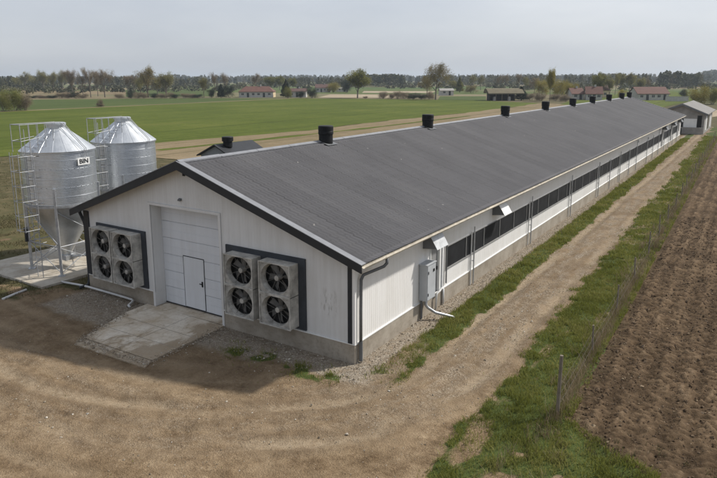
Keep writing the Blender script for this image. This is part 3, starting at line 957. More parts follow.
def fan(xc, zc, sx, sz, depth=.42, rot=0.0):
    yb = -.032; yf = yb-depth
    root = thing('exhaust_fan', None, None, (0, 0, 0)); root.parent = barn
    root.location = (xc+6.5, yf-41.5, zc)
    hx, hz = sx/2, sz/2; t = .022
    h = MB()
    h.box(xc-hx, xc+hx, yf, yb, zc-hz, zc-hz+t); h.box(xc-hx, xc+hx, yf, yb, zc+hz-t, zc+hz)
    h.box(xc-hx, xc-hx+t, yf, yb, zc-hz+t, zc+hz-t); h.box(xc+hx-t, xc+hx, yf, yb, zc-hz+t, zc+hz-t)
    # front lip
    for a, c, d, e in ((xc-hx-.012, xc+hx+.012, zc+hz-.022, zc+hz+.012), (xc-hx-.012, xc+hx+.012, zc-hz-.012, zc-hz+.022),
                       (xc-hx-.012, xc-hx+.022, zc-hz+.023, zc+hz-.023), (xc+hx-.022, xc+hx+.012, zc-hz+.023, zc+hz-.023)):
        h.box(a, c, yf-.03, yf-.002, d, e)
    h.build('housing', 'fan_white', root)
    # cone: square at front, round throat
    n = 48; Rr = min(hx, hz)-.012
    c = MB(); vs = []; rings = [(1.0, yf+.012), (.995, yf+.03), (.98, yf+.07), (.955, yf+.12), (.945, yf+.15), (.945, yf+.205)]
    for q, yv in rings:
        for k in range(n):
            t_ = 2*PI*k/n
            vs.append((xc+Rr*q*math.cos(t_)*(1+(hx/hz-1)*.6*(q-.8)/.2 if hx > hz else 1), yv, zc+Rr*q*math.sin(t_)))
    c.add(vs, [(i*n+k, (i+1)*n+k, (i+1)*n+(k+1) % n, i*n+(k+1) % n) for i in range(len(rings)-1) for k in range(n)])
    # corner plate between the square mouth and the round cone
    pv = []
    for k in range(n):
        t_ = 2*PI*k/n; m = max(abs(math.cos(t_))/(hx-t), abs(math.sin(t_))/(hz-t))
        pv += [vs[k], (xc+math.cos(t_)/m, yf+.012, zc+math.sin(t_)/m)]
    c.add(pv, [(2*k, 2*((k+1) % n), 2*((k+1) % n)+1, 2*k+1) for k in range(n)])
    c.build('cone', 'fan_in', root, smooth=True)
    dk = MB(); dk.box(xc-hx+t, xc+hx-t, yb-.02, yb-.012, zc-hz+t, zc+hz-t)
    for x0_, x1_, z0_, z1_ in ((xc-hx+t, xc-hx+t+.004, zc-hz+t, zc+hz-t), (xc+hx-t-.004, xc+hx-t, zc-hz+t, zc+hz-t), (xc-hx+t+.005, xc+hx-t-.005, zc-hz+t, zc-hz+t+.004), (xc-hx+t+.005, xc+hx-t-.005, zc+hz-t-.004, zc+hz-t)):
        dk.box(x0_, x1_, yf+.206, yb-.021, z0_, z1_)
    dk.build('duct', 'fan_dark', root)
    s = MB()
    for k in range(7):
        zz = zc-hz+.1+k*(sz-.2)/6; s.box(xc-hx+t+.005, xc+hx-t-.005, yb-.035, yb-.021, zz-.008, zz+.008)
    s.build('shutter', 'fan_dark', root)
    bl = MB(); Rb = min(hx, hz)*.88; ym = yb-.12
    for k in range(6):
        t0 = rot+2*PI*k/6
        u = np.array((math.cos(t0), 0, math.sin(t0))); w = np.array((-math.sin(t0), 0, math.cos(t0)))
        A = np.array((xc, ym, zc))
        q = [A+u*.07-w*.035+np.array((0, .03, 0)), A+u*.07+w*.035-np.array((0, .03, 0)), A+u*Rb+w*.13-np.array((0, .04, 0)), A+u*(Rb*.98)-w*.07+np.array((0, .05, 0))]
        q2 = [p_+np.array((0, .006, 0)) for p_ in q]
        bl.add([tuple(p_) for p_ in q+q2], [(0, 1, 2, 3), (7, 6, 5, 4), (0, 4, 5, 1), (1, 5, 6, 2), (2, 6, 7, 3), (3, 7, 4, 0)])
    bl.build('fan_blades', 'blade', root)
    hb = MB()
    cyl = []; n2 = 16
    for yv, rr in ((yf+.10, .02), (yf+.11, .085), (yf+.20, .09), (ym+.02, .09)):
        cyl += [(xc+rr*math.cos(2*PI*k/n2), yv, zc+rr*math.sin(2*PI*k/n2)) for k in range(n2)]
    hb.add(cyl, [(i*n2+k, (i+1)*n2+k, (i+1)*n2+(k+1) % n2, i*n2+(k+1) % n2) for i in range(3) for k in range(n2)]+[tuple(range(n2))])
    hb.build('hub', 'fan_in', root)
    gd = MB()
    for k in range(8):
        t0 = PI/8+2*PI*k/8; e = 1/max(abs(math.cos(t0)), abs(math.sin(t0)))
        rr = min(hx, hz)*.93*(e if k % 2 == 0 else e)
        gd.tube([(xc+.08*math.cos(t0), yf+.115, zc+.08*math.sin(t0)), (xc+.9*rr*math.cos(t0), yf+.06, zc+.9*rr*math.sin(t0))], .007, 5)
    gd.build('guard', 'blade', root)
    return root


fan_bank(-12.22, -9.28, .64, 2.86)
fan_bank(-5.16, -1.80, .64, 2.98)
for (xa, xb) in ((-11.29, -10.00), (-4.34, -2.67)):
    pass
for xc, sx in ((-11.42, 1.20), (-10.12, 1.20)):
    fan(xc, 2.27, sx, 1.00, rot=random.random()); fan(xc, 1.24, sx, 1.00, rot=random.random())
for xc, sx in ((-4.22, 1.24), (-2.70, 1.24)):
    fan(xc, 2.30, sx, 1.02, rot=random.random()); fan(xc, 1.25, sx, 1.02, rot=random.random())

# ---- right side: inlet windows
for i in range(NWIN):
    y0 = WY0+i*PIT; y1 = y0+PIT
    b = MB(); b.box(-.05, -.030, y0+.017, y1-.017, WZ0+.03, WZ1-.03)
    w = b.build('inlet_window', 'mesh', barn)
    f = MB()
    f.box(-.045, .004, y0+.001, y0+.018, WZ0+.032, WZ1-.032); f.box(-.045, .004, y1-.018, y1-.001, WZ0+.032, WZ1-.032)
    f.box(-.045, .022, y0+.001, y1-.001, WZ0, WZ0+.03); f.box(-.045, .006, y0+.001, y1-.001, WZ1-.03, WZ1)
    f.build('frame', 'frame_grey', w)
# service pipes standing against the wall
for y, top, goose in ((8.95, 2.45, 0), (16.6, 2.5, 0), (24.5, 2.55, 0), (32.1, 2.5, 0), (35.9, 2.3, 0), (39.9, 2.5, 0), (43.9, 2.3, 0), (47.6, 2.5, 1), (53.6, 2.3, 1), (57.5, 2.5, 0), (61.5, 2.6, 1), (66, 2.6, 0), (70, 2.6, 1), (74, 2.6, 0), (78, 2.6, 0)):
    b = MB()
    pts = [(.09, y, .0), (.09, y, top)]
    if goose:
        pts = [(.09, y, .0), (.09, y, top)]+[(.09, y+.28-.28*math.cos(t), top+.28*math.sin(t)) for t in (.5, 1.0, 1.57, 2.1, 2.7, 3.1)]
    b.tube(pts, .030, 8)
    for z in (1.0, 2.2): b.box(-.02, .06, y-.05, y+.05, z-.015, z+.015)
    b.build('wall_pipe', 'steel_dull', barn, smooth=False)
for y in (8.75, 16.3, 24.2, 31.8, 39.6):
    b = MB(); b.tube([(.045, y, .0), (.045, y, WZ1+.1)], .024, 6); b.build('wall_pipe', 'pipe', barn)
# dark service doors at the far end
for y0, y1 in ((64.4, 65.6), (72.2, 73.6), (79.0, 80.4)):
    b = MB(); b.box(.005, .03, y0, y1, ZP+.1, 2.45); b.build('service_door', 'grey_door', barn)
    b = MB(); b.prism([(-.02, 2.55), (.55, 2.58), (.33, 2.95), (-.02, 3.0)], 'y', y0, y1); b.build('inlet_hood', 'downpipe', barn)
# door under the near hood
b = MB(); b.box(-.10, -.06, DOY0+.04, DOY1-.16, ZP, DOZ)
sd = b.build('side_door', 'grey_door', barn)
b = MB(); b.box(-.10, .02, DOY0, DOY0+.04, ZP+.036, DOZ); b.box(-.10, .035, DOY1-.16, DOY1+.02, ZP+.036, DOZ+.04); b.box(-.10, .02, DOY0, DOY1-.16, DOZ, DOZ+.05)
b.build('door_frame', 'white', sd)
b = MB(); b.box(-.058, -.03, DOY1-.26, DOY1-.2, 1.45, 1.58); b.build('handle', 'black', sd)


def hood(y0, y1, m2, zb=2.52):
    s = MB()
    pr = [(-.02, zb), (.52, zb+.06), (.52, zb+.075), (.28, zb+.46), (-.02, zb+.52)]
    s.prism(pr, 'y', y0, y1)
    h = s.build('inlet_hood', 'downpipe', barn)
    t = MB(); dx, dz = .24, -.385; L = math.hypot(dx, dz); nx, nz = -dz/L, dx/L
    a = (.272+nx*.004, zb+.473+nz*.004); c = (.548+nx*.004, zb+.03+nz*.004)
    t.prism([a, c, (c[0]+nx*.015, c[1]+nz*.015), (a[0]+nx*.015, a[1]+nz*.015)], 'y', y0-.03, y1+.03)
    t.prism([(-.02, zb+.532), (.272, zb+.472), (.275, zb+.487), (-.02, zb+.55)], 'y', y0-.03, y1+.03)
    t.build('hood_cover', m2, h)


hood(4.45, 5.30, 'steel_dull', 2.54)
hood(11.2, 12.05, 'white', 2.50)
# electrical cabinet with conduits
b = MB(); b.box(.0, .30, 4.18, 4.86, .72, 2.02); cab = b.build('electrical_cabinet', 'grey_box', barn)
b = MB(); b.box(-.01, .33, 4.15, 4.89, 2.021, 2.05); b.build('cabinet_lid', 'grey_box', cab)
b = MB(); b.box(.301, .318, 4.21, 4.83, .75, 1.99); b.build('cabinet_door', 'grey_box', cab)
b = MB(); b.box(.319, .335, 4.62, 4.72, 1.72, 1.82); b.box(.319, .335, 4.24, 4.27, 1.7, 1.8); b.box(.319, .335, 4.24, 4.27, .9, 1.0); b.build('cabinet_latch', 'black', cab)
b = MB(); b.tube([(.16, 4.42, .72), (.16, 4.42, .50), (.22, 4.46, .40), (.45, 4.60, .22), (.95, 4.95, .05), (1.0, 4.98, .0)], .055, 10)
b.build('conduit', 'steel_dull', cab, smooth=True)
b = MB(); b.tube([(.06, 4.24, .72), (.06, 4.24, .0)], .03, 8); b.tube([(.05, 4.30, .72), (.05, 4.34, .45), (.05, 4.34, .0)], .018, 6); b.build('conduit', 'downpipe', cab)
b = MB(); b.tube([(.05, 5.95, 2.30), (.05, 5.95, .72), (.07, 5.80, .62), (.10, 5.45, .62), (.10, 5.40, .50), (.08, 5.40, .0)], .038, 8)
b.tube([(.05, 6.1, .6), (.05, 6.1, .0)], .045, 8)
b.build('wall_pipe', 'pipe', barn, smooth=True)
b = MB(); b.tube([(.04, 6.36, 0.75), (.04, 6.36, 2.35)], .03, 8); b.build('wall_pipe', 'downpipe', barn)

# ---- roof ventilators on the ridge
def ventilator(y, xo=0.16):
    zr = ZR
    root = thing('roof_ventilator', None, None); root.parent = barn
    root.location = (XA+xo+6.5, y-41.5, zr)
    c = (XA+xo, y, zr)
    K = .84
    s = MB(); s.lathe([(.375*K, -.28), (.375*K, .36*K)], c, 28); s.build('shaft', 'black', root, smooth=False)
    h = MB(); h.lathe([(r_*K, z_*K) for r_, z_ in [(.30, .361), (.39, .364), (.405, .40), (.405, .52), (.392, .54), (.405, .56), (.405, .76), (.395, .80), (.36, .825), (.0, .83)]], c, 28)
    h.build('cowl', 'black', root, smooth=False)
    f = MB(); x0, x1 = XA+xo-.36, XA+xo+.40
    f.add([(x, yy_, float(zroof(x))+dz) for yy_ in (y-.38, y+.38) for x in (x0, XA, x1) for dz in (.045, )],
          [(0, 1, 4, 3), (1, 2, 5, 4)])
    f.build('flashing', 'downpipe', root)


for y in (8.1, 18.3, 31.3, 41.6, 51.0, 59.6, 68.4, 76.6, 82.0): ventilator(y)

# ------------------------------------------------------------------ side shed behind the barn
sh = thing('small_shed', 'blue grey shed with a dark roof and one ventilator, half hidden behind the barn ridge', 'shed', (-19.6, 15.6, 0))
b = MB(); x0, x1, xr, ze, zr = -21.0, -18.3, -19.6, 3.62, 4.22
b.prism([(x0, -.2), (x1, -.2), (x1, ze), (xr, zr), (x0, ze)], 'y', 14, 17.2); b.build('wall', 'shed_grey', sh)
b = MB()
b.prism([(xr, zr+.03), (xr, zr+.11), (x1+.22, ze-.04), (x1+.22, ze-.12)], 'y', 13.8, 17.4)
b.prism([(xr-.001, zr+.03), (x0-.22, ze-.13), (x0-.22, ze-.05), (xr-.001, zr+.11)], 'y', 13.8, 17.4)
srf = b.build('roof', 'dark_trim', sh)
b = MB(); b.lathe([(.30, -.1), (.30, .26), (.37, .27), (.37, .52), (.33, .56), (0, .565)], (xr+.35, 14.7, zr), 20); b.build('roof_ventilator', 'black', sh)

# ------------------------------------------------------------------ feed silos
def tangent_tube(mb, pts, r, n=6): mb.tube(pts, r, n)


def make_silo(label, c, group, sign):
    cx, cy = c; Z0 = .08
    root = thing('feed_silo', label, 'silo', (cx, cy, Z0), 0, group)
    R = 1.5; ZB, ZE, ZT = 3.12, 5.47, 6.38
    # body: corrugated rings
    b = MB(); prof = []
    nw = 36
    for i in range(nw*4+1):
        z = ZB+(ZE-ZB)*i/(nw*4)
        prof.append((R+.0045*math.cos(2*PI*i/4)+(.006 if i % 24 == 0 else 0), z))
    b.lathe(prof, (cx, cy, 0), 80, cap=False)
    body = b.build('tank', 'silo', root, smooth=True)
    # bolted seams between sheets
    b = MB()
    for zz in (ZB+.0, ZB+.78, ZB+1.57):
        for k in range(40):
            t = 2*PI*k/40; r = R+.014
            p = np.array((cx+r*math.cos(t), cy+r*math.sin(t), zz+.03))
            b.obox(p, (.010, 0, 0), (0, .010, 0), (0, 0, .010))
    for t in (.1, 1.67, 3.2, 4.8):
        for k in range(16):
            r = R+.014; zz = ZB+.1+k*.145; b.obox((cx+r*math.cos(t), cy+r*math.sin(t), zz), (.008, 0, 0), (0, .008, 0), (0, 0, .008))
    b.build('bolts', 'steel_dull', body)
    # cone roof with radial ribs
    n = 18; b = MB(); vs = []; fs = []
    m_ = n*4
    for k in range(m_):
        t = 2*PI*k/m_; t2 = 2*PI*(k+1)/m_
        q = [(R+.05, ZE-.03, t), (R+.05, ZE-.03, t2), (.36, ZT, t2), (.36, ZT, t)]
        o = len(vs)
        vs += [(cx+r*math.cos(a), cy+r*math.sin(a), z) for r, z, a in q]; fs.append((o, o+1, o+2, o+3))
    b.add(vs, fs)
    for k in range(n):
        t = 2*PI*k/n
        b.tube([(cx+(R+.05)*math.cos(t), cy+(R+.05)*math.sin(t), ZE-.028), (cx+.36*math.cos(t), cy+.36*math.sin(t), ZT+.002)], .008, 5)
    b.lathe([(R+.055, ZE-.09), (R+.06, ZE-.03), (R+.03, ZE-.03)], (cx, cy, 0), 64, cap=False)
    roof_ = b.build('cone_roof', 'silo_cone', root)
    fl_ = [len(p_.vertices) == 4 and p_.area > .02 for p_ in roof_.data.polygons]; roof_.data.polygons.foreach_set('use_smooth', fl_)
    b = MB(); b.lathe([(.37, ZT-.05), (.37, ZT+.12), (.42, ZT+.12), (.42, ZT+.19), (.36, ZT+.22), (0, ZT+.24)], (cx, cy, 0), 32); b.build('filling_lid', 'silo_cone', roof_)
    b = MB(); a = rad(10)
    for da in (-.1, .1):
        b.tube([(cx+.42*math.cos(a+da), cy+.42*math.sin(a+da), ZT+.2), (cx+(R+.1)*math.cos(a+da*.3), cy+(R+.1)*math.sin(a+da*.3), ZE+.07), (cx+(R+.1)*math.cos(a+da*.3), cy+(R+.1)*math.sin(a+da*.3), ZE-.3)], .016, 6)
    b.build('lid_rod', 'steel', roof_)
    # hopper
    b = MB(); b.lathe([(R-.005, ZB+.02), (R-.01, ZB-.06), (.9, 1.95), (.22, .78), (.22, .60)], (cx, cy, 0), 48, cap=False)
    hop = b.build('hopper', 'silo_cone', root, smooth=False)
    hop.data.polygons.foreach_set('use_smooth', [True]*len(hop.data.polygons))
    b = MB(); b.box(cx-.26, cx+.26, cy-.26, cy+.26, .42, .64); b.tube([(cx, cy, .5), (cx+1.2, cy+.25, .75), (cx+3.25, cy+.6, 1.55)], .06, 8)
    b.build('auger', 'steel_dull', hop)
    # ring beam
    b = MB(); b.lathe([(R+.015, ZB-.07), (R+.04, ZB-.07), (R+.04, ZB+.03), (R+.015, ZB+.03)], (cx, cy, 0), 64, cap=False); b.build('ring_beam', 'steel_dull', root)
    # legs and braces
    legs = []
    for k in range(4):
        a = rad(-43+90*k); x, y = cx+(R+.03)*math.cos(a), cy+(R+.03)*math.sin(a)
        legs.append((x, y)); l = MB()
        ux, uy = math.cos(a), math.sin(a)
        l.obox((x, y, (Z0+3.9)/2), (ux*.055, uy*.055, 0), (-uy*.05, ux*.05, 0), (0, 0, (3.9-Z0)/2))
        l.obox((x, y, Z0+.012), (ux*.14, uy*.14, 0), (-uy*.14, ux*.14, 0), (0, 0, .012))
        l.build('leg', 'steel_dull', root)
    for k in range(4):
        (xa, ya), (xb, yb) = legs[k], legs[(k+1) % 4]
        s = MB()
        s.tube([(xa, ya, 1.35), (xb, yb, 1.35)], .024, 6)
        s.tube([(xa, ya, 2.9), (xb, yb, 1.40)], .018, 6); s.tube([(xa, ya, 1.32), (xb, yb, .2)], .018, 6); s.tube([(xb, yb, 1.32), (xa, ya, .2)], .018, 6)
        s.build('brace', 'steel', root)
    # ladder on the -Y side, with cage
    lx, ly = cx+.52, cy-1.42-.22
    s = MB()
    for dx in (-.2, .2): s.tube([(lx+dx, ly, Z0), (lx+dx, ly, ZE+.95)], .019, 6)
    z = Z0+.3
    while z < ZE+.3: s.tube([(lx-.2, ly, z), (lx+.2, ly, z)], .012, 5); z += .28
    for z in (1.6, 3.3, 4.4, 5.3):
        for dx in (-.2, .2): s.tube([(lx+dx, ly, z), (lx+dx*.9, ly+.30, z)], .014, 5)
    lad = s.build('ladder', 'steel', root)
    s = MB()
    yo = ly-.62
    for dx, dy in ((-.32, 0), (-.32, -.62), (.32, -.62), (.32, 0), (0, -.68)):
        s.tube([(lx+dx, ly+dy, 2.2 if dy else 2.4), (lx+dx, ly+dy, ZE+.05)], .014, 5)
    z = 2.25
    while z < ZE+.1:
        s.tube([(lx-.2, ly, z), (lx-.32, ly-.02, z), (lx-.32, yo, z), (lx, yo-.06, z), (lx+.32, yo, z), (lx+.32, ly-.02, z), (lx+.2, ly, z)], .014, 5); z += .62
    s.build('safety_cage', 'steel', lad)
    # railing up the cone
    s = MB(); zr = ZT+.26
    ya, yb = ly-.45, cy-.25
    for dx in (-.34, .34):
        s.tube([(lx+dx, ya, ZE+.05), (lx+dx, ya, zr), (lx+dx*.6, yb, zr), (lx+dx*.5-.1, yb+.2, ZT+.05)], .019, 6)
        for k in range(1, 5):
            y = ya+(yb-ya)*k/5; r = math.hypot(lx+dx-cx, y-cy)
            zc = ZE-.03+(R+.05-r)/(R+.05-.36)*(ZT-ZE+.03) if r < R+.05 else ZE+.03
            s.tube([(lx+dx*(1-.4*k/5), y, min(zc, ZT)), (lx+dx*(1-.4*k/5), y, zr)], .014, 5)
        s.tube([(lx+dx, ya, ZE+.5), (lx+dx*.8, (ya+yb)/2, ZE+.62)], .014, 5)
    s.tube([(lx-.34, ya, zr), (lx+.34, ya, zr)], .019, 6); s.tube([(lx-.34, ya, ZE+.5), (lx+.34, ya, ZE+.5)], .014, 5)
    for k in range(8):
        y = cy-1.45+k*.16; r = abs(cy-y)+.12; zc = ZE+(R+.05-r)/(R+.05-.36)*(ZT-ZE)
        s.tube([(lx-.2, y, zc+.06), (lx+.16, y, zc+.06)], .012, 5)
    s.build('railing', 'steel', root)
    # control/sight pipe down one leg
    s = MB(); x, y = legs[3]; s.box(x-.05, x+.05, y-.16, y-.06, 1.35, 2.0); s.build('leg_box', 'dark_trim', root)
    if sign:
        a = rad(7); ux, uy = math.cos(a), math.sin(a); tx, ty = -uy, ux
        cc = np.array((cx+(R+.045)*ux, cy+(R+.045)*uy, 4.98))
        s = MB(); s.obox(cc, (ux*.006, uy*.006, 0), (tx*.31, ty*.31, 0), (0, 0, .155)); pl = s.build('sign_plate', 'white', root)
        cu = bpy.data.curves.new('lettering', 'FONT'); cu.body = 'BIN'; cu.size = .27; cu.align_x = 'CENTER'; cu.align_y = 'CENTER'; cu.extrude = .004; cu.offset = .003
        to = bpy.data.objects.new('lettering_curve', cu); COL.objects.link(to)
        bpy.context.view_layer.update()
        dg = bpy.context.evaluated_depsgraph_get()
        tm = bpy.data.meshes.new_from_object(to.evaluated_get(dg)); bpy.data.objects.remove(to)
        mat = Matrix(((tx*1.12, 0, ux, cc[0]+ux*.016), (ty*1.12, 0, uy, cc[1]+uy*.016), (0, 1, 0, cc[2]), (0, 0, 0, 1)))
        tm.transform(mat)
        tm.transform(Matrix.Translation((-cx, -cy, -Z0)))
        link('lettering', tm, 'letter', pl).parent = pl
    return root


make_silo('corrugated steel feed silo carrying a small white sign with black letters', (-16.3, 1.18), 'galvanised feed silos', True)
make_silo('corrugated steel feed silo without a sign, standing behind the one with the sign', (-17.15, 5.25), 'galvanised feed silos', False)

# ------------------------------------------------------------------ pipes lying about
b = MB(); b.tube([(-14.55, -.30, .05), (-13.6, -.16, .06), (-12.9, -.17, .10), (-11.0, -.16, .10), (-10.1, -.18, .10), (-9.95, -.25, .09), (-9.75, -.62, .07), (-9.62, -.66, .05)], .045, 8)
tag(b.build('drain_pipe', 'pipe', smooth=True), 'pale plastic pipe lying along the foot of the gable beside the door apron', 'pipe')
b = MB(); b.tube([(-14.6, -2.75, .02), (-14.75, -2.2, .03), (-14.85, -1.65, .04)], .05, 8)
tag(b.build('drain_pipe', 'pipe', smooth=True), 'short pale pipe lying in the earth in front of the silo slab', 'pipe')

# ------------------------------------------------------------------ fence
fen = thing('wire_fence', 'old wire fence on grey timber posts between grass verge and ploughed field', 'fence', (5.9, .35, 0))
fy = [.37, 4.6, 8.9, 13.1, 17.5, 21.8, 26.2, 30.5, 34.9, 39.3, 43.6, 48, 52.5, 57, 61.4, 66, 70.5, 75, 79.5, 84]
tops = []
for i, y in enumerate(fy):
    x = float(x_fence(y))-.02; h = 1.62 if i == 0 else .95+.25*random.random()
    lx, ly = (.02, -.03) if i == 0 else (random.uniform(-.06, .06), random.uniform(-.1, .1))
    b = MB(); b.tube([(x, y, -.1), (x+lx*.5, y+ly*.5, h*.5), (x+lx, y+ly, h)], .05 if i == 0 else .032, 8, .044 if i == 0 else .028)
    b.build('post', 'timber', fen); tops.append((x, y, lx, ly, h))
for hgt in (.35, .62, .88):
    b = MB(); pts = []
    for i, (x, y, lx, ly, h) in enumerate(tops):
        pts.append((x+lx*hgt/h+.05, y+ly*hgt/h, hgt))
        if i < len(tops)-1:
            x2, y2 = tops[i+1][:2]; pts.append(((x+x2)/2+.05, (y+y2)/2, hgt-.04))
    b.tube(pts, .0024, 4); b.build('wire', 'wire', fen)


# ------------------------------------------------------------------ grasses and stones
def blades(name, P, H, Wd, lean, mat, kind='stuff', seed=1):
    """one bent triangle-pair blade per point"""
    r = np.random.default_rng(seed); n = len(P)
    az = r.uniform(0, 2*PI, n); la = r.uniform(0, 2*PI, n); lm = lean*r.uniform(.2, 1.2, n)*H
    dx, dy = np.cos(az)*Wd/2, np.sin(az)*Wd/2
    tx, ty = np.cos(la)*lm, np.sin(la)*lm
    base = P
    a = base+np.stack([-dx, -dy, np.zeros(n)], 1); c = base+np.stack([dx, dy, np.zeros(n)], 1)
    m1 = base+np.stack([tx*.35-dx*.7, ty*.35-dy*.7, H*.6], 1); m2 = base+np.stack([tx*.35+dx*.7, ty*.35+dy*.7, H*.6], 1)
    tip = base+np.stack([tx, ty, H*.95], 1)
    # quads: (a,c,m2,m1) and degenerate-free tip triangle as quad with a tiny top
    t2 = tip+np.stack([dx*.15, dy*.15, np.zeros(n)], 1)
    V = np.concatenate([np.stack([a, c, m2, m1], 1), np.stack([m1, m2, t2, tip], 1)], 1).reshape(-1, 3)
    tint = np.repeat(np.clip(.45*r.uniform(0, 1, n)+.9*(fbm(P[:, 0]*.9, P[:, 1]*.9, 300)-.5)+.30, 0, 1), 2)
    me_ = fast_mesh(name, V, None, 4, dict(tint=tint))
    return tag(link(name, me_, mat), kind=kind)


def sample(n, x0, x1, y0, y1, dens, seed):
    r = np.random.default_rng(seed)
    x = r.uniform(x0, x1, n); y = r.uniform(y0, y1, n)
    k = r.uniform(0, 1, n) < dens(x, y)
    return x[k], y[k]


def gz(x, y): return dirt_height(x, y)


def d_grass(x, y):
    g, w, gr = masks(x, y)
    return g*np.where((x > x_fence(y)+.35) & (y > y_head(x)+.15), 0, 1)


GXs, GYs, GHs, GWs = [], [], [], []
for (n, x0, x1, y0, y1, hh, ww) in ((90000, 3.0, 8.5, -7.5, 3, .125, .015), (60000, 3.3, 6.1, 3, 14, .115, .02), (52000, 3.0, 6.0, 14, 36, .12, .032), (46000, 2.2, 5.6, 36, 90, .13, .055),
                                    (22000, .5, 1.9, -1.2, 10, .12, .017), (22000, .4, 1.8, 10, 35, .13, .032), (20000, .1, 1.6, 35, 84, .15, .055), (9000, -4.8, .6, -2.2, -.5, .12, .016), (45000, 6.5, 14, -10, -1.6, .12, .02)):
    x, y = sample(n, x0, x1, y0, y1, lambda a, c: d_grass(a, c)*(.25+.75*sstep(.38, .6, fbm(a*3.0, c*3.0, 88))), int(n+y0*7))
    h = hh*(.45+1.1*fbm(x*1.6, y*1.6, 91))*RNG.uniform(.5, 1.3, len(x))
    GXs.append(x); GYs.append(y); GHs.append(h); GWs.append(np.full(len(x), ww)*RNG.uniform(.6, 1.3, len(x)))
x, y, h, w = map(np.concatenate, (GXs, GYs, GHs, GWs))
blades('grass', np.stack([x, y, gz(x, y)-.01], 1), h, w, .75, 'grass', seed=2)
def d_thin(a, c):
    g = sum(d_grass(a+da, c+dc) for da, dc in ((.35, .1), (-.35, -.1), (.1, .4), (-.1, -.4), (.7, 0), (-.7, 0)))/6
    inside = ((a < .05) & (c > -.05)) | ((a > -9.6) & (a < -5.0) & (c > -4))
    return np.where(inside, 0, .22*g+.012*sstep(.5, .65, fbm(a*.7, c*.7, 123))*(a > -13))*np.where(a > x_fence(c)+.3, 0, 1)
x, y = sample(90000, -10, 8, -8, 14, d_thin, 777)
x2, y2 = sample(50000, .2, 5.2, 14, 80, d_thin, 778)
x = np.concatenate([x, x2]); y = np.concatenate([y, y2])
blades('grass', np.stack([x, y, gz(x, y)-.008], 1), RNG.uniform(.02, .075, len(x)), RNG.uniform(.010, .02, len(x))*np.where(y > 14, 2, 1), .9, 'grass', seed=12)
# dry stems along the fence and among the green
def d_dry(a, c):
    return np.exp(-((a-x_fence(c)-.02-.10*(vnoise(c*.9, a*0, 7)-.5))/.15)**2)*(.5+.5*sstep(.35, .5, fbm(a*.6, c*.35, 93)))
xs, ys = [], []
for n, y0, y1 in ((24000, -.1, 12), (20000, 12, 40), (13000, 40, 88)):
    x, y = sample(n, 3.6, 6.7, y0, y1, d_dry, n); xs.append(x); ys.append(y)
x1_, y1_ = sample(26000, 3.6, 9.6, -7, 2.2, lambda a, c: .55*d_grass(a, c)*sstep(.50, .64, fbm(a*1.2, c*1.2, 95))+.5*sstep(.52, .66, fbm(a*1.5, c*1.5, 96))*sstep(5.9, 6.5, a)*(1-sstep(-.6, .9, c+.02*a)), 5)
xs.append(x1_); ys.append(y1_)
x4_, y4_ = sample(60000, .3, 6, 2, 70, lambda a, c: .35*d_grass(a, c)*sstep(.45, .62, fbm(a*1.4, c*.9, 97)), 6); xs.append(x4_); ys.append(y4_)
x = np.concatenate(xs); y = np.concatenate(ys)
blades('dry_grass', np.stack([x, y, gz(x, y)-.02], 1), RNG.uniform(.12, .50, len(x))*(.6+.8*vnoise(x*2, y*.8, 9))*np.where(np.abs(x-x_fence(y)) > .6, .25, 1)*np.where((y < 2) & (np.abs(x-x_fence(y)) > .6), .35, 1), np.where(y < 12, .012, np.where(y < 40, .022, .04)), .7, 'drygrass', seed=3)
# weeds on the rough ground
def d_weed(a, c):
    g, w, gr = masks(a, c)
    w = np.where((a < -35) & (c > 27), 0, w)
    inpad = (a > -19.95) & (a < -14.45) & (c > -1.2) & (c < 7.65)
    return np.where(inpad, 0, w)*sstep(.40, .62, fbm(a*.8, c*.8, 97))
x1_, y1_ = sample(70000, -30, -13, -5, 12, d_weed, 61)
x2_, y2_ = sample(60000, -60, -18, -2, 40, d_weed, 62)
x = np.concatenate([x1_, x2_]); y = np.concatenate([y1_, y2_])
blades('weeds', np.stack([x, y, gz(x, y)-.02], 1), RNG.uniform(.05, .17, len(x)), RNG.uniform(.014, .034, len(x)), .9, 'weeds', seed=4)
# green headland growth at the corner of the ploughed field
x, y = sample(5000, 5.7, 10.5, -2.6, 1.0, lambda a, c: .6*(1-sstep(-.7, .5, c+.02*a-.2+(fbm(a*1.1, c*1.1, 23)-.5)*1.2))*sstep(.45, .62, fbm(a*1.8, c*1.8, 99)), 71)
blades('grass', np.stack([x, y, np.full(len(x), -.02)], 1), RNG.uniform(.08, .22, len(x)), RNG.uniform(.012, .022, len(x)), .8, 'weeds', seed=6)


def stones(name, P, S, mat, seed):
    r = np.random.default_rng(seed); n = len(P)
    base = np.array([(1, 0, 0), (0, 1, 0), (-1, 0, 0), (0, -1, 0), (0, 0, .7), (0, 0, -.7)])
    tri = [(0, 1, 4), (1, 2, 4), (2, 3, 4), (3, 0, 4), (1, 0, 5), (2, 1, 5), (3, 2, 5), (0, 3, 5)]
    V = base[None]*r.uniform(.6, 1.25, (n, 6, 3))+r.uniform(-.25, .25, (n, 6, 3))
    a = r.uniform(0, 2*PI, n); ca, sa = np.cos(a), np.sin(a)
    x = V[..., 0]*ca[:, None]-V[..., 1]*sa[:, None]; y = V[..., 0]*sa[:, None]+V[..., 1]*ca[:, None]
    V = np.stack([x, y, V[..., 2]], -1)*S[:, None, None]+P[:, None, :]
    T = V[:, np.array(tri), :].reshape(-1, 3)
    me_ = fast_mesh(name, T, None, 3, dict(tint=np.repeat(r.uniform(0, 1, n), 8)))
    return tag(link(name, me_, mat), kind='stuff')


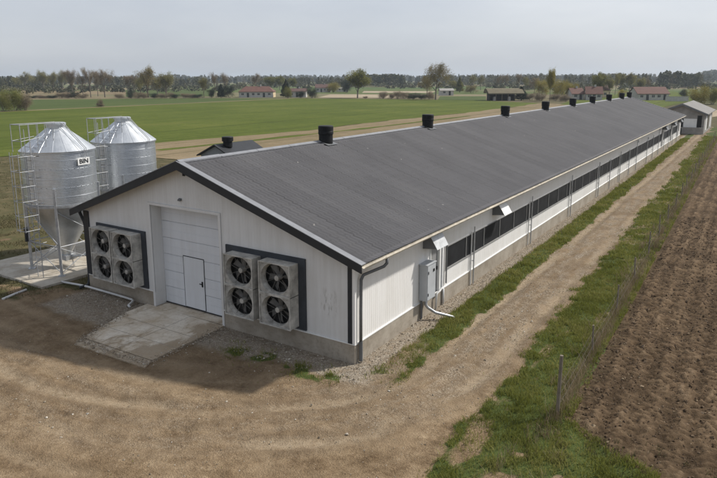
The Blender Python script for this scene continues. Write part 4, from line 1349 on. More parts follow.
MAT['midwood'] = leaf_mat('brown_green_wood', (.055, .058, .034), (.088, .09, .05), (.125, .118, .066), .2)
n = NB('gravel_stones'); col = n.ramp(n.attr('tint'), [(0, (.15, .12, .085)), (.5, (.27, .225, .17)), (.85, (.38, .335, .275)), (1, (.56, .52, .45))]); MAT['stone'] = n.out(col, .9, 0, .2)
n = NB('soil_clods'); col = n.ramp(n.attr('tint'), [(0, (.06, .041, .026)), (.6, (.125, .088, .057)), (.95, (.19, .14, .095)), (1, (.33, .26, .17))]); MAT['clod'] = n.out(col, .97, 0, .1)
def d_gr(a, c): return masks(a, c)[2]*.9
x1_, y1_ = sample(26000, -13, 1.2, -1.4, 6, d_gr, 81)
ok = ~((x1_ < 0) & (y1_ > 0)) & ~((x1_ > -9.45) & (x1_ < -5.35))
x1_, y1_ = x1_[ok], y1_[ok]
x2_, y2_ = sample(14000, -.1, .9, 6, 60, d_gr, 82); ok = x2_ > .02; x2_, y2_ = x2_[ok], y2_[ok]
def d_yard(a, c):
    g, w, gr = masks(a, c); t, s = track_coords(a, c)
    return (1-np.maximum(g, w))*(.16+.5*(1-sstep(.8, 2.4, np.abs(t+.3)))*sstep(-9, 4, s))*sstep(.3, .58, fbm(a*.9, c*.9, 101))
x3_, y3_ = sample(60000, -13, 7, -9, 12, d_yard, 83); ok = ~((x3_ < 0.02) & (y3_ > -.02)) & ~((x3_ > -9.5) & (x3_ < -5.0) & (y3_ > -3.8)); x3_, y3_ = x3_[ok], y3_[ok]
te = RNG.uniform(0, 1, 2600); pe = np.array(ap[1:]+[ap[0]]); ke = RNG.integers(0, 3, 2600)
ee = np.array([(-9.36, -1.05), (-8.5, -3.5), (-5.2, -3.45)]); ef = np.array([(-8.5, -3.5), (-5.2, -3.45), (-5.40, -.02)])
ex = ee[ke]+(ef[ke]-ee[ke])*te[:, None]+RNG.normal(0, .13, (2600, 2)); ex = ex[ex[:, 1] < -.05]
x3_ = np.concatenate([x3_, ex[:, 0]]); y3_ = np.concatenate([y3_, ex[:, 1]])
x = np.concatenate([x1_, x2_, x3_]); y = np.concatenate([y1_, y2_, y3_])
s = np.concatenate([RNG.gamma(2.0, .0055, len(x1_))+.006, RNG.uniform(.010, .022, len(x2_)), RNG.gamma(1.5, .0055, len(x3_))+.004])
onslab = (x > -9.45) & (x < -5.1) & (y > -3.75) & (y < 0)
stones('gravel', np.stack([x, y, np.where(onslab, .018, gz(x, y))+s*.25], 1), s, 'stone', 5)
# clods of earth on the ploughed field
x, y = sample(80000, 6, 13, -1.2, 28, lambda a, c: np.where((a > x_fence(c)+.2) & (c > y_head(a)-.1), 1, 0)*(.3+.5*fbm(a*2, c*2, 111)), 91)
s = (RNG.gamma(1.2, .0085, len(x))+.006)*np.where(RNG.uniform(0, 1, len(x)) < .06, 1.4, 1)
stones('soil_clods', np.stack([x, y, .005+s*.2+.046*(.5+.5*np.cos(2*PI*((x-x_fence(y)-.12)+(fbm(x*.35, y*.08, 61)-.5)*.35)/.62))**1.6*(.5+fbm(x*1.1, y*.7, 73, 3))*sstep(-.6, .8, y)+.06*(fbm(x*1.1, y*.7, 73, 3)-.5)], 1), s, 'clod', 7)


# ------------------------------------------------------------------ trees
def tree_meshes(kind, seed):
    """returns trunk mesh, crown mesh for a tree about 1 unit tall"""
    r = random.Random(seed); nr = np.random.default_rng(seed)
    tb = MB(); tips = []
    bare = kind in ('bare', 'bud', 'ochre')

    def branch(p, d, L, rad_, lev):
        n = 4 if lev < 2 else 3; pts = [p]; q = Vector(p); dd = Vector(d).normalized()
        for i in range(n):
            dd = (dd+Vector((r.uniform(-1, 1), r.uniform(-1, 1), r.uniform(-.5, .9)))*(.10 if lev == 0 else .20)).normalized()
            q = q+dd*L/n; pts.append(tuple(q))
        tb.tube(pts, rad_, 6 if lev == 0 else (5 if lev == 1 else 3), rad_*.45, caps=False)
        if lev >= 2: tips.extend([Vector(pp) for pp in pts[1:]])
        if lev >= 3: return
        k = {0: 7, 1: 5, 2: 3}[lev]
        for j in range(k):
            t = (.30+.68*(j+r.random())/k) if lev == 0 else (.25+.75*(j+r.random())/k)
            i = min(n-1, int(t*n)); a, c = Vector(pts[i]), Vector(pts[i+1]); bp = a+(c-a)*(t*n-i)
            ang = r.uniform(0, 2*PI) if lev else 2*PI*(j*.382)+r.uniform(-.4, .4)
            sp = {'bare': .62, 'bud': .75, 'ochre': .95}.get(kind, .8)*r.uniform(.8, 1.2)
            ax = dd.orthogonal().normalized(); ax.rotate(Matrix.Rotation(ang, 3, dd))
            nd = (dd*math.cos(sp)+ax*math.sin(sp)+Vector((0, 0, .22))).normalized()
            branch(tuple(bp), nd, L*(.62 if lev == 0 else .58)*r.uniform(.75, 1.15)*(1.15-.45*t if lev == 0 else 1), rad_*.5*(1.1-.5*t), lev+1)

    if kind in ('bare', 'bud', 'ochre', 'round'):
        branch((0, 0, 0), (r.uniform(-.04, .04), r.uniform(-.04, .04), 1), .62 if kind != 'bare' else .7, .022, 0)
        T = np.array([tuple(t) for t in tips]); zmax = T[:, 2].max()
        cnt = {'bare': 6500, 'bud': 9000, 'ochre': 11000, 'round': 13000}[kind]
        sprd = {'bare': .034, 'bud': .040, 'ochre': .042, 'round': .048}[kind]
        P = T[nr.integers(0, len(T), cnt)]+nr.normal(0, sprd, (cnt, 3))
    elif kind == 'conifer':
        branch((0, 0, 0), (0, 0, 1), .9, .02, 3)
        cnt = 9000; z = nr.beta(1.1, 1.5, cnt); rr = .21*(1-z)**.8*np.sqrt(nr.uniform(.15, 1, cnt))*1.0; a = nr.uniform(0, 2*PI, cnt); rr = rr*(.5+1.0*vnoise(z*11, a*1.6, seed))
        P = np.stack([rr*np.cos(a), rr*np.sin(a), .06+.94*z], 1); zmax = 1
    else:  # bush: several stems, lumpy
        for k in range(7):
            a = r.uniform(0, 2*PI); branch((r.uniform(-.1, .1), r.uniform(-.1, .1), 0), (math.cos(a)*.5, math.sin(a)*.5, 1), .55, .012, 2)
        T = np.array([tuple(t) for t in tips])
        lob = np.array([(r.uniform(-.36, .36), r.uniform(-.36, .36), r.uniform(.16, .80)) for _ in range(18)])
        cnt = 12000; i = nr.integers(0, 18, cnt); P = lob[i]+nr.normal(0, 1, (cnt, 3))*np.array((.115, .115, .105)); P = P[(P[:, 2] > .02)]; cnt = len(P); zmax = 1
    # outer clumping: thin out at random so that sky shows through
    cl = vnoise(P[:, 0]*11+31, P[:, 1]*11+P[:, 2]*9, seed)
    P = P[cl > (.28 if bare else .20)]; n = len(P)
    tint = np.clip(.35*nr.uniform(0, 1, n)+.65*vnoise(P[:, 0]*7, P[:, 2]*7+P[:, 1]*5, seed+2), 0, 1)
    if kind in ('bare',):
        ln = nr.uniform(.03, .07, n); wd = nr.uniform(.0035, .006, n)
    elif kind in ('bud', 'ochre'):
        ln = nr.uniform(.014, .030, n); wd = ln*.5
    else:
        ln = nr.uniform(.016, .032, n); wd = ln*.85
    d = nr.normal(0, 1, (n, 3)); d[:, 2] = d[:, 2]*.6+(.7 if bare else 0); d /= np.linalg.norm(d, axis=1)[:, None]
    e = np.cross(d, nr.normal(0, 1, (n, 3))); e /= np.linalg.norm(e, axis=1)[:, None]
    V = np.stack([P-d*ln[:, None]/2, P+e*wd[:, None]/2, P+d*ln[:, None]/2, P-e*wd[:, None]/2], 1)
    V = V.reshape(-1, 3)/zmax
    cm = fast_mesh('crown', V, None, 4, dict(tint=tint))
    tm = bpy.data.meshes.new('trunk'); tm.from_pydata((np.array(tb.v)/zmax).tolist(), [], tb.f); tm.update()
    w = np.percentile(np.abs(V[:, 0]), 96)*2
    return tm, cm, w


LIB = {k: [tree_meshes(k, s) for s in sd] for k, sd in dict(bare=(3, 14, 25), bud=(4, 15, 27), ochre=(6, 16), round=(7, 18), bush=(8, 19, 29), conifer=(9, 21)).items()}


def tree(px, by, ty, wpx, kind, leaf, name, label, cat, group=None, variant=None, dist=None):
    if dist:
        p0, t0 = at(px, 100.0); v = (p0-CAM); v[2] = 0; v /= np.linalg.norm(v)
        p = CAM+v*dist; p[2] = 0; t = float((p-CAM) @ FW)
    else:
        p, t = at(px, by)
    by_ = by if not dist else 239+PY-FPX*float((p-CAM) @ UP)/t
    h = (by_-ty)*t/FPX*1.02; wd = wpx*t/FPX
    lst = LIB[kind]; i = (random.randrange(len(lst)) if variant is None else variant) % len(lst)
    tm, cm, w = lst[i]
    s = wd/w
    if (leaf, i, kind) not in tree.cache:
        c2 = cm.copy(); c2.materials.clear(); c2.materials.append(MAT[leaf]); tree.cache[(leaf, i, kind)] = c2
    root = thing(name, label, cat, (p[0], p[1], -.1), random.uniform(0, 6.28), group)
    root.scale = (s, s, h)
    if not tm.materials: tm.materials.append(MAT['bark'])
    for nm, mm in (('trunk', tm), ('crown', tree.cache[(leaf, i, kind)])):
        o = bpy.data.objects.new(nm, mm); COL.objects.link(o); o.parent = root
    return root


tree.cache = {}
G1 = 'bare trees of the row behind the fields'
T = [
    # shrubs at the far left edge
    (3, 111, 89, 15, 'bush', 'olive', 'willow_shrub', 'olive green shrub at the left edge of the field, leftmost of three', 'shrub'),
    (15, 110.5, 87.0, 17, 'bush', 'olive', 'willow_shrub', 'yellow tipped shrub, tallest of three by the field path', 'shrub'),
    (26, 110.0, 93, 13, 'bush', 'twig', 'willow_shrub', 'low brown shrub, rightmost of three at the field path end', 'shrub'),
    # far row left
    (17, 90, 77, 8, 'bud', 'bud', 'leafing_tree', 'small leafing tree at the left end of the far tree row', 'tree'),
    (25, 90.5, 73, 13, 'bud', 'bud', 'leafing_tree', 'broad leafing tree above the yellow tipped shrub', 'tree'),
    (34, 90, 76.5, 10, 'bud', 'bud', 'leafing_tree', 'lower leafing tree in the gap of the far row', 'tree'),
    (43, 91, 71, 13, 'bud', 'bud', 'leafing_tree', 'tall forked leafing tree in the far row behind the tan field', 'tree'),
    (54, 91, 72.5, 12, 'bud', 'bud', 'leafing_tree', 'rounded leafing tree right of the tall forked one', 'tree'),
    (63, 91, 71.5, 12, 'bud', 'bud', 'leafing_tree', 'leafing tree at the right end of the far row', 'tree'),
    (74, 97, 70.5, 13, 'bare', 'twig', 'bare_tree', 'bare brown tree, leftmost of the dense bare clump', 'tree'),
    (83, 97, 72.5, 11, 'bare', 'twig', 'bare_tree', 'bare brown tree, second of the dense bare clump', 'tree'),
    (91, 97, 68.5, 14, 'bare', 'twig', 'bare_tree', 'tallest bare tree of the dense clump above the silos', 'tree'),
    (98, 96, 71.5, 9, 'bare', 'twig', 'bare_tree', 'slim bare tree at the right of the dense clump', 'tree'),
    (105, 97, 70, 17, 'bare', 'twig', 'bare_tree', 'freestanding bare tree with a clear trunk above the silos', 'tree'),
    (128, 93, 76, 9, 'bare', 'twig', 'bare_tree', 'small bare tree left of the big leafing pair', 'tree'),
    (135, 93, 75.5, 9, 'bare', 'twig', 'bare_tree', 'small bare tree next to the big leafing pair', 'tree'),
    (148.5, 97, 67.5, 22, 'bud', 'ochre', 'leafing_tree', 'large spreading leafing tree in the middle of the left hedge', 'tree'),
    (141, 96, 77, 13, 'bud', 'bud', 'leafing_tree', 'low leafing tree under the large spreading one', 'tree'),
    (167, 97, 73, 19, 'bud', 'bud', 'leafing_tree', 'broad leafing tree right of the large spreading one', 'tree'),
    (158, 96, 77.5, 11, 'bud', 'ochre', 'leafing_tree', 'low ochre tree between the two broad leafing trees', 'tree'),
    (204, 97, 77.5, 10, 'bud', 'bud', 'leafing_tree', 'olive leafing tree left of the two slim bare trees', 'tree'),
    (216, 97, 72.8, 8, 'bare', 'twig', 'bare_tree', 'slim bare tree left of the red roofed farmhouse, left of a pair', 'tree'),
    (226.5, 97, 73.3, 9, 'bare', 'twig', 'bare_tree', 'slim bare tree nearest the red roofed farmhouse, right of a pair', 'tree'),
    (211.5, 97.5, 88, 8, 'bush', 'dark_leaf', 'evergreen_shrub', 'low dark evergreen shrub under the slim bare trees', 'shrub'),
    (221, 97.5, 84, 7, 'conifer', 'dark_leaf', 'conifer', 'dark narrow conifer between the slim bare trees', 'conifer'),
    (229, 97.5, 84, 10, 'bush', 'dark_leaf', 'evergreen_shrub', 'tall dark evergreen shrub at the left end of the farmhouse', 'shrub'),
    (256, 92, 74.5, 10, 'bud', 'twig', 'bare_tree', 'rounded bare tree behind the red farmhouse roof', 'tree'),
    (271, 90, 77.5, 10, 'round', 'olive', 'green_tree', 'olive tree behind the right end of the farmhouse', 'tree'),
    (279.5, 90, 76.5, 10, 'round', 'olive', 'green_tree', 'olive tree between farmhouse and dark conifer', 'tree'),
    (286, 97, 79.5, 9, 'conifer', 'dark_leaf', 'conifer', 'dark conifer right of the red roofed farmhouse', 'conifer'),
    (287.5, 98, 86.5, 8, 'bush', 'olive', 'leafing_shrub', 'olive shrub standing before the dark conifer', 'shrub'),
    (293.5, 90, 78.5, 8, 'round', 'olive', 'green_tree', 'olive tree right of the dark conifer', 'tree'),
    (300.5, 97.8, 90, 9, 'bush', 'dark_leaf', 'evergreen_shrub', 'low dark shrub before the white house with brown roof', 'shrub'),
    (311.5, 97.8, 86.5, 10, 'bush', 'dark_leaf', 'evergreen_shrub', 'taller dark shrub at the right of the white house', 'shrub'),
    (334, 92, 82, 12, 'bush', 'willow', 'yellow_tree', 'yellow green tree right of the brown roofed bungalow', 'tree'),
    (346.5, 92.5, 78.5, 12, 'bush', 'dark_leaf', 'dark_tree', 'dark tree beside the tall yellow green tree', 'tree'),
    (357.5, 97.8, 70.8, 20, 'round', 'olive', 'leafing_tree', 'tall round yellow green tree standing alone at the field end', 'tree'),
    (383.5, 98.2, 91, 9, 'bush', 'twig', 'bare_shrub', 'brown bare shrub, first in the hedge left of the lone tree', 'shrub'),
    (391, 98.4, 92.5, 9, 'bush', 'twig', 'bare_shrub', 'brown bare shrub, second in the hedge left of the lone tree', 'shrub'),
    (398, 98.6, 90.5, 9, 'bush', 'twig', 'bare_shrub', 'brown bare shrub, third in the hedge left of the lone tree', 'shrub'),
    (405, 98.8, 91.5, 9, 'bush', 'twig', 'bare_shrub', 'brown bare shrub, fourth in the hedge left of the lone tree', 'shrub'),
    (413.5, 99, 92.5, 11, 'bush', 'dark_leaf', 'dark_shrub', 'dark clipped looking shrub left of the lone tree', 'shrub'),
    (421, 99, 93, 10, 'bush', 'dark_leaf', 'dark_shrub', 'dark shrub second from the lone tree trunk', 'shrub'),
    (429, 99, 91, 10, 'bush', 'twig', 'bare_shrub', 'brown shrub at the foot of the lone tree', 'shrub'),
    (435.5, 99.5, 65.8, 26, 'ochre', 'ochre', 'lone_tree', 'big spreading lone tree with bare ochre branches above the barn ridge', 'tree'),
    (427, 97, 77, 14, 'ochre', 'ochre', 'ochre_tree', 'lower ochre tree behind the big lone tree', 'tree'),
    (453, 92, 80, 9, 'bud', 'bud', 'leafing_tree', 'olive brown tree just right of the big lone tree', 'tree'),
    (459.5, 92, 77, 7, 'conifer', 'olive', 'conifer', 'pointed olive conifer right of the big lone tree', 'conifer'),
    (471.5, 90, 75.5, 8, 'bud', 'bud', 'leafing_tree', 'leafing tree behind the small white farm building', 'tree'),
    (472, 93, 84, 11, 'bush', 'ochre', 'ochre_shrub', 'ochre shrub right of the small white farm building', 'shrub'),
    (480.5, 90, 76, 8, 'bud', 'bud', 'leafing_tree', 'leafing tree left of the straw roofed shed', 'tree'),
    (498, 92, 74.5, 9, 'bare', 'twig', 'bare_tree', 'bare tree behind the left part of the straw roofed shed', 'tree'),
    (505, 92, 74.3, 9, 'bare', 'twig', 'bare_tree', 'bare tree behind the middle of the straw roofed shed', 'tree'),
    (518, 92, 74.5, 8, 'bare', 'twig', 'bare_tree', 'bare tree above the dark conifer by the shed', 'tree'),
    (525.5, 92, 76.5, 6, 'bud', 'bud', 'leafing_tree', 'small leafing tree right of the dark conifer by the shed', 'tree'),
    (521, 100, 86.5, 11, 'conifer', 'dark_leaf', 'conifer', 'dark stubby conifer at the right end of the straw roofed shed', 'conifer'),
    (534, 94, 77, 9, 'bud', 'twig', 'bare_tree', 'brown tree left of the yellow willows', 'tree'),
    (541, 96, 78, 13, 'bush', 'willow', 'willow', 'yellow willow left of the slim yellow tree', 'willow'),
    (549.5, 101, 70.8, 9, 'round', 'willow', 'yellow_tree', 'slim tall yellow tree rising from the willows', 'tree'),
    (560, 98, 78.5, 14, 'bush', 'willow', 'willow', 'broad yellow willow right of the slim yellow tree', 'willow'),
    (567.5, 99, 81, 11, 'bush', 'willow', 'willow', 'yellow willow third from the slim yellow tree', 'willow'),
    (573.5, 99, 82.5, 8, 'bush', 'willow', 'willow', 'small yellow willow beside the red roofed cottages', 'willow'),
    (531, 100, 92, 11, 'bush', 'twig', 'bare_shrub', 'brown bare shrub right of the stubby conifer', 'shrub'),
    (541, 100.5, 92, 12, 'bush', 'twig', 'bare_shrub', 'brown bare shrub under the left willow', 'shrub'),
    (555, 100.5, 93, 12, 'bush', 'twig', 'bare_shrub', 'brown bare shrub under the slim yellow tree', 'shrub'),
    (566, 101, 94, 12, 'bush', 'twig', 'bare_shrub', 'brown bare shrub under the right willows', 'shrub'),
    (599, 97, 73.8, 15, 'round', 'olive', 'green_tree', 'large light green tree behind the red roofed cottages', 'tree'),
    (609.5, 97, 78.5, 10, 'bud', 'bud', 'leafing_tree', 'brown olive tree right of the large light green tree', 'tree'),
    (614.8, 95, 74.5, 7, 'bud', 'bud', 'leafing_tree', 'slim leafing tree between the cottages and the long house', 'tree'),
    (621, 92, 74.3, 8, 'round', 'bud', 'flat_topped_tree', 'flat topped pale tree, left of two beyond the far barn ridge', 'tree'),
    (629, 92, 74, 11, 'round', 'bud', 'flat_topped_tree', 'flat topped pale tree, right of two beyond the far barn ridge', 'tree'),
    (622, 100, 88, 9, 'bush', 'willow', 'yellow_shrub', 'yellow shrub just behind the far end of the barn ridge', 'shrub'),
    (640, 94, 78, 12, 'bud', 'bud', 'leafing_tree', 'brown olive tree behind the long red roofed house', 'tree'),
    (647.5, 93, 76, 8, 'bare', 'twig', 'bare_tree', 'bare tree behind the roof of the long house', 'tree'),
    (682.5, 97, 88.5, 8, 'bush', 'dark_leaf', 'dark_shrub', 'dark shrub behind the white yard wall', 'shrub'),
    (697, 104, 85.5, 20, 'bush', 'willow', 'yellow_shrub', 'large bright yellow shrub behind the small grey shed', 'shrub'),
    (712, 104, 86, 16, 'bush', 'olive', 'leafing_shrub', 'olive brown shrub right of the large yellow one', 'shrub'),
    (99.5, 106.3, 103.0, 9, 'bush', 'twig', 'bare_shrub', 'low dark bramble on the field path', 'shrub'),
    (100.5, 106.3, 98.5, 5, 'bush', 'twig', 'bare_shrub', 'small upright bare shrub on the field path', 'shrub'),
    (365, 98, 95.8, 5, 'bush', 'twig', 'bare_shrub', 'tiny brown shrub at the foot of the tall round tree', 'shrub'),
]
for a in T: tree(*a)
# hedge along the far side of the green fields: single shrubs, left part
k = 0
for i, px in enumerate((33, 39.5, 46, 53, 61, 68, 75.5, 83, 119, 131, 138, 144, 154, 161, 170, 176, 184, 192, 199)):
    tp = (95, 94.5, 95, 94.5, 91.8, 91.5, 91, 93, 93, 90, 91.5, 92, 92.5, 93, 92, 93.5, 92.5, 93, 93.5)[i]
    tree(px, 98, tp, 9.5, 'bush', 'twig' if i % 3 else 'dark_leaf', 'hedge_shrub', 'brown bare shrub of the hedge row closing the green fields on the left', 'shrub', 'shrubs of the field hedge')

# far woods
def woods(name, spec, leaf, seed, leafsize=1.6):
    r = np.random.default_rng(seed); Vs = []; Ts = []
    for (pxa, pxb, da, db, ha, hb, cnt) in spec:
        for _ in range(cnt):
            px = r.uniform(pxa, pxb); dist_ = r.uniform(da, db)
            v = FW+(px-358.5-PX)/FPX*RT; v = v/np.linalg.norm(v[:2])
            c = CAM[:2]+v[:2]*dist_; h = r.uniform(ha, hb)*(.8+.4*vnoise(px*.09, dist_*.004, seed)); w = h*(r.uniform(.24, .36) if name != 'scrub' else r.uniform(.7, 1.3))
            n = 80; con = r.random() < .4
            z = r.uniform(.12, 1, n); rr = w*np.sqrt(r.uniform(0, 1, n))*(np.sqrt(1-(z*.98-.1)**2) if not con else (1.05-z))
            a = r.uniform(0, 2*PI, n)
            P = np.stack([c[0]+rr*np.cos(a), c[1]+rr*np.sin(a), z*h], 1)
            e1 = r.normal(0, 1, (n, 3)); e1 /= np.linalg.norm(e1, axis=1)[:, None]
            e2 = np.cross(e1, r.normal(0, 1, (n, 3))); e2 /= np.linalg.norm(e2, axis=1)[:, None]
            s = leafsize*r.uniform(.5, 1.2, n)[:, None]
            Vs.append(np.stack([P-e1*s, P+e2*s, P+e1*s, P-e2*s], 1).reshape(-1, 3))
            Ts.append(np.clip(r.uniform(0, 1)+r.uniform(-.2, .2, n), 0, 1))
    me_ = fast_mesh(name, np.concatenate(Vs), None, 4, dict(tint=np.concatenate(Ts)))
    return tag(link(name, me_, leaf), kind='stuff')


woods('far_woods', [(-60, 780, 1500, 2100, 12, 17, 1500), (-60, 780, 1000, 1500, 8, 12, 520), (690, 712, 1300, 1500, 17, 21, 70)], 'forest', 5, 1.5)
woods('dark_woods', [(648, 688, 560, 700, 9.5, 12, 130), (366, 402, 620, 760, 9, 11.5, 110)], 'forest', 8, .95)
woods('spring_woods', [(105, 215, 600, 900, 7.5, 10.5, 150), (556, 640, 600, 900, 8, 11.5, 120), (440, 545, 650, 1000, 7.5, 11, 150), (262, 350, 600, 950, 7, 10, 130), (12, 72, 560, 760, 7, 9.5, 80)], 'midwood', 31, .8)
woods('scrub', [(0, 240, 420, 700, 2.0, 4.2, 160), (240, 480, 500, 900, 2, 4.5, 170), (480, 717, 420, 800, 2.5, 5, 170)], 'midwood', 12, .6)

# ------------------------------------------------------------------ houses
VR = np.array([math.cos(YAW), math.sin(YAW)])


def house(px, by, wpx, label, roofm, wallm='plaster', depth=8, hw=2.8, hr=2.4, rot=None, name='house', chimney=True, nwin=4, gable=None, cat='house', hip=0.0, dist=None):
    p, t = at(px, by)
    w = wpx*t/FPX/2; d = depth/2
    rz = YAW if rot is None else rot
    root = thing(name, label, cat, (p[0], p[1], 0), rz)
    ca, sa = math.cos(rz), math.sin(rz)
    # local coordinates: x along the ridge, y away from the viewer; front face at y=0
    def loc(mb, nm, m, par, lab=None):
        me_ = bpy.data.meshes.new(nm); me_.from_pydata(mb.v, [], mb.f); me_.update()
        return link(nm, me_, m, par, None, lab)
    b_ = MB(); b_.prism([(0, -.2), (2*d, -.2), (2*d, hw), (d, hw+hr), (0, hw)] if not hip else [(0, -.2), (2*d, -.2), (2*d, hw), (0, hw)], 'x', -w, w)
    loc(b_, 'wall', wallm, root)
    if gable:
        b_ = MB(); b_.prism([(-.02, -.2), (2*d, -.2), (2*d, hw-.15), (-.02, hw-.15)] if hip else [(-.02, -.2), (2*d, -.2), (2*d, hw), (d, hw+hr-.05), (-.02, hw)], 'x', w+.002, w+.05); loc(b_, 'gable_wall', gable, root)
    o = .35; b_ = MB(); so = hr/d*o
    xa, xb = -w-o, w+o; rxa, rxb = xa+hip*d, xb-hip*d
    if hip:
        b_.add([(xa, -o, hw-so*.0), (xb, -o, hw), (xb, 2*d+o, hw), (xa, 2*d+o, hw), (rxa, d, hw+hr), (rxb, d, hw+hr), (xa, -o, hw-.12), (xb, -o, hw-.12), (xb, 2*d+o, hw-.12), (xa, 2*d+o, hw-.12)],
               [(0, 1, 5, 4), (1, 2, 5), (2, 3, 4, 5), (3, 0, 4), (6, 7, 1, 0), (7, 8, 2, 1), (8, 9, 3, 2), (9, 6, 0, 3), (9, 8, 7, 6)])
    else:
        b_.prism([(d, hw+hr+.03), (-o, hw-so+.03), (-o, hw-so+.18), (d, hw+hr+.2)], 'x', xa, xb)
        b_.prism([(d+.001, hw+hr+.03), (d+.001, hw+hr+.2), (2*d+o, hw-so+.18), (2*d+o, hw-so+.03)], 'x', xa, xb)
    rf = loc(b_, 'roof', roofm, root)
    if chimney:
        b_ = MB(); b_.box(-.35+w*.2, .3+w*.2, d-.3, d+.3, hw+hr*.6, hw+hr+.9); loc(b_, 'chimney', wallm, rf)
    for i in range(nwin):
        x = -w+2*w*(i+.7)/(nwin+.4); hh = (.9, 1.9) if i % 3 != 1 else (.0, 2.0)
        b_ = MB(); b_.box(x-.5, x+.5, -.03, .01, *hh)
        nm = 'window' if i % 3 != 1 else 'door'
        f = loc(b_, nm, 'glass_dark', root)
        if nm == 'window':
            b_ = MB(); b_.box(x-.6, x+.6, -.06, -.031, hh[0]-.1, hh[0]); b_.box(x-.03, x+.03, -.045, -.031, hh[0], hh[1]); loc(b_, 'frame', 'white', f)
    return root


house(256, 97.2, 34, 'wide white farmhouse with a long red tiled roof and a cream gable', 'red_roof', depth=10, hw=2.5, hr=2.4, nwin=6, gable='cream', hip=.55)
house(297, 97.0, 18, 'white house with a brown roof behind dark shrubs', 'brown_roof', depth=8, hw=2.5, hr=1.2, nwin=3)
house(323, 92.0, 15, 'low white bungalow with brown red roof left of the yellow green tree', 'brown_roof', depth=9, hw=2.6, hr=2.0, nwin=4)
house(342, 91.6, 12, 'flat white building partly behind the dark tree', 'grey_wall', depth=8, hw=1.9, hr=.5, nwin=2, chimney=False, name='farm_building', cat='farm building')
house(447, 95.2, 13, 'small white farm building right of the big lone tree', 'grey_wall', depth=7, hw=2.2, hr=.9, nwin=2, chimney=False, name='farm_building', cat='farm building')
house(578, 99.5, 12, 'red roofed cottage behind the small yellow willow', 'red_roof', depth=7, hw=2.2, hr=2.0, nwin=2)
house(594, 99.8, 15, 'red roofed cottage with a dark gable end before the light green tree', 'red_roof', depth=7, hw=2.3, hr=2.5, nwin=3, rot=YAW-.25)
house(605, 97, 8, 'narrow cream cottage with reddish roof right of the dark gable', 'brown_roof', 'cream', depth=6, hw=3.0, hr=1.8, nwin=1)
house(653, 100.0, 31, 'long white house with a plain red roof beyond the far barn end', 'red_roof', depth=8, hw=2.35, hr=2.3, nwin=5, chimney=False)
house(40, 87.5, 9, 'small distant brown roofed house behind the left trees', 'brown_roof', depth=7, hw=2.4, hr=2.0, nwin=2)
house(141, 87.0, 8, 'small distant white house between the bare trees', 'brown_roof', depth=7, hw=3.2, hr=1.5, nwin=2)
# white yard wall beside the long house
p, t = at(677, 101)
yw = thing('yard_wall', 'low white yard wall running right from the long red roofed house', 'wall', (p[0], p[1], 0), YAW)
hwid = 23*t/FPX/2
b = MB(); b.box(-hwid, hwid, 0, .25, -.2, 1.55)
me_ = bpy.data.meshes.new('wall'); me_.from_pydata(b.v, [], b.f); link('wall_face', me_, 'plaster', yw)
b = MB(); b.box(-hwid-.05, hwid+.05, -.05, .3, 1.551, 1.65)
me_ = bpy.data.meshes.new('coping'); me_.from_pydata(b.v, [], b.f); link('coping', me_, 'grey_wall', yw)

# straw roofed open shed
p, t = at(502, 100.4); k = t/FPX
st_ = thing('open_shed', 'open dark fronted shed under a straw coloured roof left of the stubby conifer', 'shed', (p[0], p[1], 0), YAW+.06)
def addl(mb, nm, m, par):
    me_ = bpy.data.meshes.new(nm); me_.from_pydata(mb.v, [], mb.f); me_.update(); return link(nm, me_, m, par)
ws = 26*k/2
b = MB(); b.box(-ws, ws, 3.2, 3.5, -.2, 2.9); b.box(-ws, -ws+.3, 0, 3.2, -.2, 2.6); b.box(ws-.3, ws, 0, 3.2, -.2, 2.6); addl(b, 'wall', 'dark_int', st_)
b = MB(); prof = [(-.6, 2.35), (-.5, 2.7), (1.0, 3.5), (2.5, 4.2), (4.0, 4.5), (5.5, 4.1), (6.6, 3.0), (6.6, 2.6), (4.0, 3.1), (1.0, 2.65)]
b.prism(prof, 'x', -ws-.5, ws+3.5); addl(b, 'roof', 'thatch', st_)
for i in range(5):
    b = MB(); x = -ws+.2+i*(2*ws-.4)/4; b.box(x-.1, x+.1, .0, .2, -.2, 2.5); addl(b, 'post', 'timber', st_)
for dx in (-2.6, 3.1):
    b = MB(); b.box(dx-.45, dx+.45, .8, 1.8, -.1, 1.15); b.box(dx-.3, dx+.3, .9, 1.6, 1.15, 1.4)
    addl(b, 'pale_bin', 'plaster', st_)

